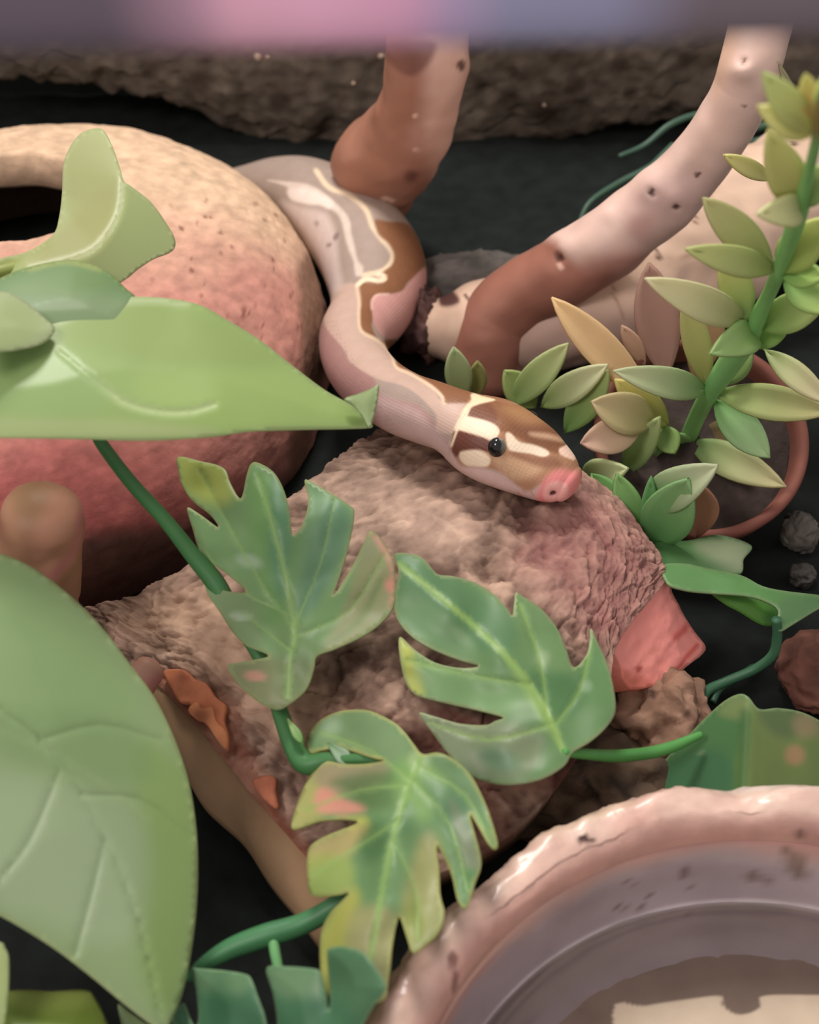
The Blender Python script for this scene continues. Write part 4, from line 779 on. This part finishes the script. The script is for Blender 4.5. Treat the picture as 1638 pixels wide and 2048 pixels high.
leaf_sheet('leaf', C_out, [(640, 1450, 3.5), (960, 1680, 4.5), (720, 1950, 3.7)], gar, (116, 158, 102),
  [('poly', [(610, 1490), (650, 1435), (740, 1418), (850, 1510), (780, 1520), (690, 1495)], (132, 164, 116), 14, .8), ('poly', [(580, 1660), (600, 1570), (645, 1520), (680, 1560), (640, 1640)], (190, 190, 112), 18, .9), ('poly', [(640, 1530), (770, 1525), (760, 1570), (690, 1590), (640, 1580)], (170, 156, 124), 14, .8),
   ('poly', [(630, 1590), (650, 1575), (690, 1598), (730, 1610), (720, 1625), (640, 1625)], (228, 158, 138), 9, .9), ('poly', [(670, 1560), (800, 1540), (810, 1600), (740, 1620), (690, 1580)], (98, 132, 78), 14, .8), ('poly', [(690, 1640), (735, 1635), (735, 1670), (710, 1670)], (190, 196, 92), 8, .9),
   ('poly', [(612, 1760), (612, 1700), (700, 1655), (740, 1660), (690, 1720), (640, 1730)], (188, 174, 112), 14, .9), ('poly', [(615, 1715), (700, 1720), (700, 1785), (620, 1795)], (162, 184, 92), 14, .8), ('poly', [(640, 1870), (700, 1780), (720, 1800), (700, 1880), (720, 2000), (640, 2000)], (182, 186, 84), 16, .9), ('poly', [(700, 1830), (790, 1830), (780, 1990), (700, 2000)], (172, 168, 112), 18, .8),
   ('poly', [(840, 1680), (880, 1690), (890, 1830), (826, 1905), (800, 1840)], (176, 176, 112), 18, .8), ('spot', (830, 1840, 26, .6, 0), (150, 168, 78), 14, .7), ('poly', [(795, 1530), (850, 1510), (900, 1560), (860, 1640), (800, 1620)], (136, 182, 100), 20, .8), ('poly', [(850, 1560), (940, 1600), (930, 1700), (880, 1640)], (94, 140, 106), 18, .6), ('poly', [(900, 1600), (950, 1680), (960, 1740), (925, 1720)], (140, 152, 122), 12, .8),
   ('poly', [(905, 1760), (950, 1740), (940, 1800), (925, 1815)], (92, 146, 84), 8, .8), ('poly', [(850, 1510), (920, 1540), (975, 1640), (930, 1600)], (108, 148, 98), 10, .8), ('spot', (660, 1452, 20), (176, 204, 170), 14, .5), ('spot', (748, 1685, 30, .7, 20), (80, 124, 74), 16, .8), ('spot', (812, 1640, 20, .6, 0), (90, 138, 84), 12, .7), ('spot', (838, 1520, 20), (186, 212, 158), 12, .6)],
  rib=[(840, 1515), (810, 1590), (785, 1680), (765, 1780), (740, 1920)], ribs=[[(820, 1560), (740, 1500), (640, 1465)], [(815, 1570), (720, 1580), (610, 1620)], [(800, 1640), (720, 1690), (630, 1750)], [(825, 1560), (900, 1650), (935, 1780)], [(835, 1530), (930, 1590), (980, 1680)], [(785, 1680), (830, 1780), (835, 1880)]],
  fold=.35, ribcol=(152, 192, 106), ribw=5, edge=(196, 200, 120), edgew=4, wav=.25, seed=9, label='drooping cut leaf with yellow lobes and a pink streak')
Dk = (76, 130, 92)
leaf_sheet('leaf', [(345, 2048), (352, 2020), (368, 2006), (378, 2030), (388, 2052), (396, 2040), (393, 1990), (384, 1940), (400, 1937), (450, 1941), (490, 1948), (503, 1958), (515, 1990), (528, 2030), (540, 2085), (552, 2085), (554, 2040), (545, 1985), (533, 1936), (576, 1933), (630, 1938), (642, 1948), (652, 1985), (657, 2020), (660, 1990), (655, 1930), (655, 1900), (668, 1894), (690, 1893), (726, 1905), (751, 1935), (772, 1970), (765, 1990), (751, 2008), (728, 2048), (700, 2110), (640, 2180), (480, 2190), (380, 2130)], [(400, 1960, 2.4), (720, 1930, 4.4), (560, 2150, 2.6)], gar, Dk,
  [('poly', [(384, 1938), (500, 1950), (480, 1990), (400, 1980)], (116, 154, 110), 18, .7), ('poly', [(534, 1936), (640, 1940), (640, 1990), (556, 1990)], (124, 160, 116), 18, .7), ('poly', [(655, 1895), (720, 1900), (770, 1970), (730, 2040), (680, 2000)], (84, 130, 88), 18, .8), ('spot', (440, 2020, 24, .4, 0), (58, 112, 76), 14, .6)], fold=.0, bulge=.25, edge=(140, 180, 134), edgew=3, wav=.12, seed=3, label='dark green cut leaf with square lobes')
# leaf at the right, half behind the bowl
leaf_sheet('leaf', [(1272, 1600), (1284, 1572), (1325, 1525), (1375, 1472), (1409, 1437), (1447, 1403), (1478, 1388), (1497, 1394), (1519, 1418), (1556, 1416), (1603, 1424), (1645, 1444), (1700, 1475), (1690, 1600), (1560, 1640), (1420, 1640), (1330, 1620)], [(1290, 1590, 1.75), (1478, 1390, 2.5), (1638, 1560, 1.95)], gar, (88, 138, 84),
  [('poly', [(1450, 1405), (1478, 1388), (1515, 1415), (1500, 1440), (1440, 1430)], (140, 160, 98), 12, .8), ('poly', [(1500, 1420), (1600, 1430), (1660, 1500), (1640, 1640), (1480, 1640)], (140, 166, 90), 12, .85), ('poly', [(1515, 1420), (1600, 1424), (1595, 1470), (1550, 1470)], (104, 132, 88), 14, .7), ('spot', (1590, 1510, 20, 1, 0), (206, 164, 122), 10, .8), ('spot', (1612, 1450, 26), (186, 164, 124), 14, .7), ('spot', (1403, 1506, 9, 2.4, -10), (170, 180, 140), 4, .8), ('poly', [(1285, 1590), (1330, 1530), (1440, 1500), (1460, 1600), (1350, 1620)], (76, 128, 88), 16, .8), ('line', ([(1492, 1430), (1488, 1500), (1480, 1600)], 12), (76, 122, 66), 10, .8)],
  rib=[(1500, 1395), (1497, 1480), (1490, 1600)], fold=.8, edge=(150, 180, 124), edgew=3, label='folded leaf half behind the water bowl rim')
def stem(pts, c, parent, fn=D, seg=12, name='stem'):
    V, F = tube(pxr(pts, fn), seg, 8, roundend=(True, True)); return build(name, V, F, STEM, parent, cols(V, c))
stem([(190, 860, 6.6, 11), (205, 890, 6.3, 13), (262, 965, 5.5, 14), (330, 1040, 4.8, 15), (385, 1110, 4.2, 17), (430, 1165, 3.8, 20), (470, 1235, 3.4, 18), (515, 1305, 3.2, 15), (545, 1380, 3.0, 15), (562, 1430, 2.9, 17), (585, 1490, 2.8, 20), (612, 1528, 2.8, 22), (660, 1520, 3.0, 16), (760, 1520, 3.4, 10), (838, 1520, 3.75, 7)], (64, 116, 66), gar, W)
stem([(1130, 1505, 3.5, 9), (1170, 1508, 3.0, 11), (1230, 1512, 2.4, 13), (1290, 1507, 1.95, 13), (1340, 1495, 1.85, 12), (1400, 1470, 1.85, 8)], (82, 150, 76), gar, W)
stem([(380, 1955, 1.6, 10), (404, 1932, 1.8, 15), (460, 1898, 1.9, 21), (530, 1872, 2.0, 24), (600, 1850, 2.1, 22), (660, 1818, 2.3, 20), (720, 1770, 2.6, 16)], (66, 124, 80), gar, W)
stem([(545, 1872, 2.0, 11), (550, 1905, 2.1, 11), (558, 1945, 2.5, 10)], (104, 160, 104), gar, W)
blade('leaf_node', W(577, 1440, 3.1), W(606, 1490, 3.1), 22, (176, 206, 140), (120, 170, 96), gar, sag=.1)
blade('leaf_node', W(660, 1490, 3.1), W(705, 1530, 3.1), 34, (120, 160, 110), (186, 214, 186), gar, sag=.15)

# ================================================================== smooth-leaved plant in front
po = thing('smooth_leaf_plant', 'smooth green broad leaved plant hanging in front of the clay hide', 'plant', D(-60, 1000, 25))
leaf_sheet('leaf', [(-60, 545), (0, 517), (55, 503), (105, 470), (118, 435), (124, 385), (126, 335), (133, 308), (146, 284), (160, 268), (178, 259), (200, 257), (213, 268), (228, 300), (240, 335), (248, 362), (262, 372), (300, 402), (330, 442), (350, 478), (345, 502), (310, 517), (275, 540), (250, 560), (200, 585), (100, 600), (-60, 610)], [(0, 550, 26.5), (190, 270, 28.6), (330, 490, 27.8)], po, (168, 184, 122),
  [('poly', [(60, 520), (130, 440), (180, 400), (240, 380), (235, 440), (190, 500), (100, 535)], (158, 160, 96), 26, .8), ('poly', [(130, 310), (190, 258), (235, 320), (245, 400), (150, 420)], (164, 168, 112), 26, .7), ('poly', [(250, 370), (330, 440), (350, 490), (260, 550), (230, 480)], (166, 184, 122), 20, .8), ('line', ([(-50, 545), (30, 515), (90, 490)], 14), (150, 160, 84), 10, .7)],
  rib=[(246, 362), (240, 420), (215, 470), (170, 510), (60, 540)], fold=.55, mat=BROAD, edge=(196, 204, 150), edgew=4)
leaf_sheet('leaf', [(-60, 590), (0, 556), (60, 533), (130, 520), (170, 524), (215, 543), (250, 575), (275, 605), (260, 680), (100, 700), (-60, 700)], [(0, 560, 25.8), (230, 570, 26.6), (120, 690, 25.4)], po, (112, 146, 98),
  [('poly', [(0, 575), (130, 530), (230, 560), (180, 590), (60, 600)], (116, 148, 86), 20, .7), ('poly', [(60, 610), (240, 590), (250, 660), (100, 680)], (138, 162, 118), 22, .7), ('line', ([(60, 538), (130, 523), (200, 538)], 6), (170, 180, 104), 5, .6)], fold=0, bulge=.3, mat=BROAD, edge=(156, 176, 110), edgew=4)
leaf_sheet('leaf', [(60, 668), (100, 640), (150, 618), (200, 603), (250, 594), (330, 596), (400, 610), (455, 640), (520, 680), (590, 735), (650, 780), (700, 808), (722, 825), (738, 842), (744, 854), (700, 857), (600, 859), (500, 863), (430, 873), (300, 881), (150, 878), (0, 876), (-60, 874), (-60, 700), (0, 680)], [(0, 780, 24.2), (300, 600, 26.4), (740, 852, 26.4)], po, (152, 182, 106),
  [('poly', [(60, 670), (200, 605), (400, 615), (560, 720), (400, 760), (200, 700)], (144, 168, 94), 30, .7), ('poly', [(300, 740), (600, 750), (735, 845), (450, 860), (300, 820)], (158, 188, 106), 30, .7), ('poly', [(-60, 830), (300, 845), (430, 868), (150, 880), (-60, 878)], (170, 188, 128), 14, .8), ('line', ([(110, 645), (190, 612), (290, 598), (370, 604)], 9), (186, 204, 156), 8, .8),
   ('line', ([(118, 706), (165, 742), (210, 778), (250, 805), (310, 822), (370, 824), (425, 810)], 8), (186, 208, 148), 8, .75), ('poly', [(-60, 700), (120, 700), (210, 780), (180, 830), (-60, 820)], (150, 184, 116), 20, .7)],  # pale curved line: gloss along the crease, painted in
  rib=[(118, 704), (165, 742), (210, 778), (260, 808), (320, 822), (380, 822), (430, 808)], fold=.12, bulge=.25, mat=BROAD, edge=(182, 204, 140), edgew=4, label='largest pointed leaf lying across the hide')
leaf_sheet('leaf', [(-60, 590), (0, 583), (32, 592), (62, 612), (90, 636), (110, 660), (80, 690), (0, 705), (-60, 705)], [(-40, 600, 24.6), (90, 645, 25.0), (0, 700, 24.0)], po, (178, 194, 146), [('spot', (20, 660, 60), (158, 178, 118), 30, .7)], fold=0, bulge=.2, mat=BROAD, edge=(196, 206, 162), edgew=4)
leaf_sheet('leaf_tip', [(690, 797), (715, 788), (740, 778), (757, 769), (757, 790), (752, 820), (746, 842), (738, 854), (724, 832), (708, 812)], [(700, 800, 26.5), (757, 772, 26.9), (742, 852, 26.4)], po, (150, 172, 116), [('line', ([(757, 770), (754, 815), (742, 850)], 5), (190, 204, 156), 4, .8)], fold=0, bulge=.08, mat=BROAD)
leaf_sheet('leaf', [(-80, 1085), (0, 1107), (60, 1132), (130, 1182), (200, 1250), (260, 1328), (312, 1400), (350, 1480), (378, 1565), (392, 1650), (396, 1740), (392, 1830), (380, 1920), (364, 1990), (344, 2040), (330, 2064), (300, 2048), (250, 2010), (180, 1952), (100, 1892), (0, 1832), (-80, 1800)], [(0, 1150, 24.2), (390, 1700, 24.0), (0, 1800, 22.4)], po, (146, 174, 120),
  [('poly', [(270, 1500), (390, 1560), (395, 1800), (350, 2020), (280, 1950), (300, 1750)], (138, 170, 94), 36, .8), ('poly', [(0, 1120), (120, 1190), (280, 1400), (180, 1450), (0, 1420)], (138, 172, 112), 40, .7), ('poly', [(-60, 1560), (160, 1580), (280, 1660), (250, 1880), (100, 1850), (-60, 1780)], (160, 184, 142), 40, .8), ('poly', [(0, 1420), (250, 1440), (300, 1560), (100, 1540), (0, 1500)], (128, 162, 104), 30, .6),
   ('line', ([(0, 1460), (150, 1530), (300, 1640)], 5), (158, 184, 130), 8, .4)],
  rib=[(-60, 1380), (80, 1480), (180, 1620), (270, 1820), (325, 2050)], ribs=[[(80, 1480), (200, 1450), (320, 1480)], [(160, 1590), (280, 1600), (385, 1680)], [(120, 1540), (60, 1680), (0, 1760)], [(210, 1680), (180, 1800), (150, 1910)]], fold=.14, bulge=.15, mat=BROAD, edge=(190, 208, 146), edgew=6, label='large round edged leaf filling the lower corner')
leaf_sheet('leaf', [(-30, 1990), (15, 1981), (60, 1980), (105, 1982), (172, 1980), (192, 1998), (208, 2030), (222, 2075), (200, 2140), (-30, 2140)], [(0, 1985, 23.4), (190, 1990, 23.6), (100, 2130, 22.6)], po, (132, 160, 62), [('poly', [(10, 1980), (180, 1980), (190, 2010), (60, 2020)], (156, 178, 82), 14, .8)], fold=0, bulge=.2, mat=BROAD, edge=(176, 190, 104), edgew=4)
leaf_sheet('leaf', [(-60, 1880), (0, 1884), (10, 1895), (18, 1918), (17, 1985), (10, 2048), (0, 2090), (-60, 2090)], [(-50, 1890, 22.6), (15, 1920, 22.6), (0, 2080, 22.0)], po, (170, 190, 124), fold=0, bulge=.1, mat=BROAD, edge=(200, 214, 156), edgew=4)
leaf_sheet('leaf', [(236, 2008), (262, 2026), (300, 2052), (330, 2075), (300, 2110), (256, 2100), (243, 2050)], [(240, 2010, 24.0), (310, 2060, 24.0), (260, 2100, 23.8)], po, (132, 156, 104), fold=0, bulge=.05, mat=BROAD)
V, F = tube(pxr([(-60, 560, 26.6, 20), (0, 545, 26.8, 16), (60, 525, 27.2, 10), (110, 490, 27.6, 6)], D), 12, 6); build('stem', V, F, STEM, po, cols(V, (138, 150, 78)))
V, F = tube(pxr([(-70, 300, 25.6, 12), (-75, 560, 25.8, 14), (-80, 800, 25.2, 14), (-90, 1200, 24.2, 14), (-95, 1700, 23.2, 14), (-80, 2100, 22.6, 13)], D), 12, 8); build('stem', V, F, STEM, po, cols(V, (120, 150, 84)))

# ================================================================== water bowl
BC = np.array([5.74, -13.3]); RO, RI, ZR = 6.80, 5.92, 3.0
prof = [(.05, .02), (5.9, .02), (6.5, .3), (6.85, 1.2), (6.95, 2.1), (6.92, 2.6), (6.80, 2.9), (6.62, 3.05), (6.40, 3.08), (6.20, 3.02), (6.05, 2.90), (5.95, 2.74), (5.90, 2.55)]
bw = thing('water_bowl', 'round pinkish stone look water bowl in the lower right corner', 'bowl', (BC[0], BC[1], 0))
def dense(pr, n=5): return catmull(pr, n)
pr = dense(prof, 6); seg = 420; V = []
for r, z_ in pr:
    for j in range(seg):
        a = 2 * math.pi * j / seg; p = np.array([BC[0] + r * math.cos(a), BC[1] + r * math.sin(a), z_]); k = 0.
        if z_ > 1.: k = (.14 * fbm(p, .5, 3, 3) + .06 * fbm(p, 1.5, 4, 6) + .025 * fbm(p, 5, 3, 2)) * smooth(5.9, 6.15, r)
        V.append(p + np.array([math.cos(a) * k * (1 if r > 6.2 else .5), math.sin(a) * k * (1 if r > 6.2 else .5), k * .9 if z_ > 2.4 else 0]))
V = np.array(V); F = grid_faces(len(pr), seg); Q = proj(V)
kk = np.array([.5 + .55 * fbm(p, 1.1, 4, 9) for p in V]).clip(0, 1)[:, None]
C = lin((204, 164, 150)) * (1 - kk) + lin((228, 200, 182)) * kk
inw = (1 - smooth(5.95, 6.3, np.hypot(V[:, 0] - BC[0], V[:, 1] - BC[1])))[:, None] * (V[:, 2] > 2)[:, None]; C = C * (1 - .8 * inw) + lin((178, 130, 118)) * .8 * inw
fm = facing(V, F)
C = paint(C, Q, [('spot', (1167, 1677, 11, 1.4, 10), (70, 44, 40), 3), ('spot', (1182, 1682, 6), (70, 44, 40), 3), ('spot', (905, 1920, 11, .6, 0), (130, 92, 84), 4), ('line', ([(912, 1945), (908, 1980)], 6), (130, 92, 84), 4), ('spot', (1600, 1668, 10), (110, 80, 72), 6, .8), ('poly', [(1440, 1580), (1540, 1545), (1700, 1540), (1700, 1570), (1560, 1575)], (228, 224, 214), 12, .7), ('poly', [(950, 1730), (1010, 1680), (1120, 1630), (1260, 1600), (1240, 1620), (1100, 1670)], (204, 184, 152), 16, .6)], fm)  # palest strip at the right: rim highlight painted into the stone
build('bowl_wall', V, F, M('stone_glaze', rough=.40, spec=.45, mott=.16, mscale=170, bump=.55, bscale=220, coat=.22), bw, C)
prin = dense([(5.90, 2.57), (5.86, 2.45), (5.80, 2.1), (5.72, 1.5), (5.55, .9), (5.2, .55), (4.9, .46)], 6)
V, F = lathe(prin, BC, 240); V = V + np.array([[0, 0, .03 * fbm(p, 1.5, 3, 2) * (p[2] < 2.3)] for p in V])
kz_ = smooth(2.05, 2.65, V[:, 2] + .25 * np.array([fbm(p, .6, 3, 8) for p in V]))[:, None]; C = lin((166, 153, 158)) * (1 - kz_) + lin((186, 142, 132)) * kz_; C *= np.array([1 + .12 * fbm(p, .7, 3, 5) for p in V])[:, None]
ring = np.exp(-((V[:, 2] - 1.09) / .05) ** 2)[:, None] * .65; wet = (V[:, 2] < 1.03)[:, None]; C = np.where(wet, C * .72, C) * (1 - ring) + lin((226, 220, 224)) * ring  # pale line: waterline highlight painted into the wall colour
C = paint(C, proj(V), [('spot', s_, (104, 82, 74), s_[2] * .5, .7) for s_ in [(1505, 1752, 16, 1.6, -10), (1530, 1760, 10), (1590, 1725, 22, 1, 0), (1600, 1745, 16), (1570, 1700, 9), (1260, 1765, 10, 2, 30), (1370, 1745, 12), (1285, 1815, 7), (1385, 1830, 8, 2, 10), (1240, 1815, 12, 2.4, 0), (1378, 1772, 5), (1300, 1790, 5)]])
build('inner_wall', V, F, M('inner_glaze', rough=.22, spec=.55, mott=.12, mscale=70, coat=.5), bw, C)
V, F = lathe([(4.95, .46), (3., .44), (1., .44), (.02, .44)], BC, 120); F = [tuple(f) for f in F]
V2, F2 = lathe(dense([(4.95, .46), (4.4, .45), (3., .44), (1., .44), (.02, .44)], 50), BC, 420)
C = cols(V2, (132, 116, 106)); Q2 = proj(V2)
C = paint(C, Q2, [('poly', [(1225, 2030), (1290, 2012), (1380, 1998), (1440, 1992), (1445, 2010), (1470, 2028), (1500, 2026), (1522, 2012), (1525, 1992), (1620, 1990), (1760, 1995), (1900, 2040), (1900, 2400), (1500, 2500), (1300, 2300)], (238, 224, 202), 3), ('poly', [(1045, 2050), (1120, 1995), (1200, 1950), (1195, 1958), (1120, 2010), (1080, 2050)], (216, 208, 196), 3, .9)])  # bright patch and white streak: reflected light painted on the bottom
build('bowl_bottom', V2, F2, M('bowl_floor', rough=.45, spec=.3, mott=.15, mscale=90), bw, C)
# water
wm = bpy.data.materials.new('water'); wm.use_nodes = True; nt = wm.node_tree; nt.nodes.remove(nt.nodes['Principled BSDF'])
gl = nt.nodes.new('ShaderNodeBsdfGlossy'); gl.inputs['Roughness'].default_value = .03
tr = nt.nodes.new('ShaderNodeBsdfTransparent'); tr.inputs[0].default_value = (.86, .84, .82, 1)
fr = nt.nodes.new('ShaderNodeFresnel'); fr.inputs[0].default_value = 1.33; mx = nt.nodes.new('ShaderNodeMixShader')
nt.links.new(fr.outputs[0], mx.inputs[0]); nt.links.new(tr.outputs[0], mx.inputs[1]); nt.links.new(gl.outputs[0], mx.inputs[2]); nt.links.new(mx.outputs[0], nt.nodes['Material Output'].inputs[0])
V, F = lathe([(5.66, 1.10), (5.58, 1.05), (5.48, 1.03), (4., 1.02), (1., 1.02), (.02, 1.02)], BC, 160)
build('water', V, F, wm, bw)
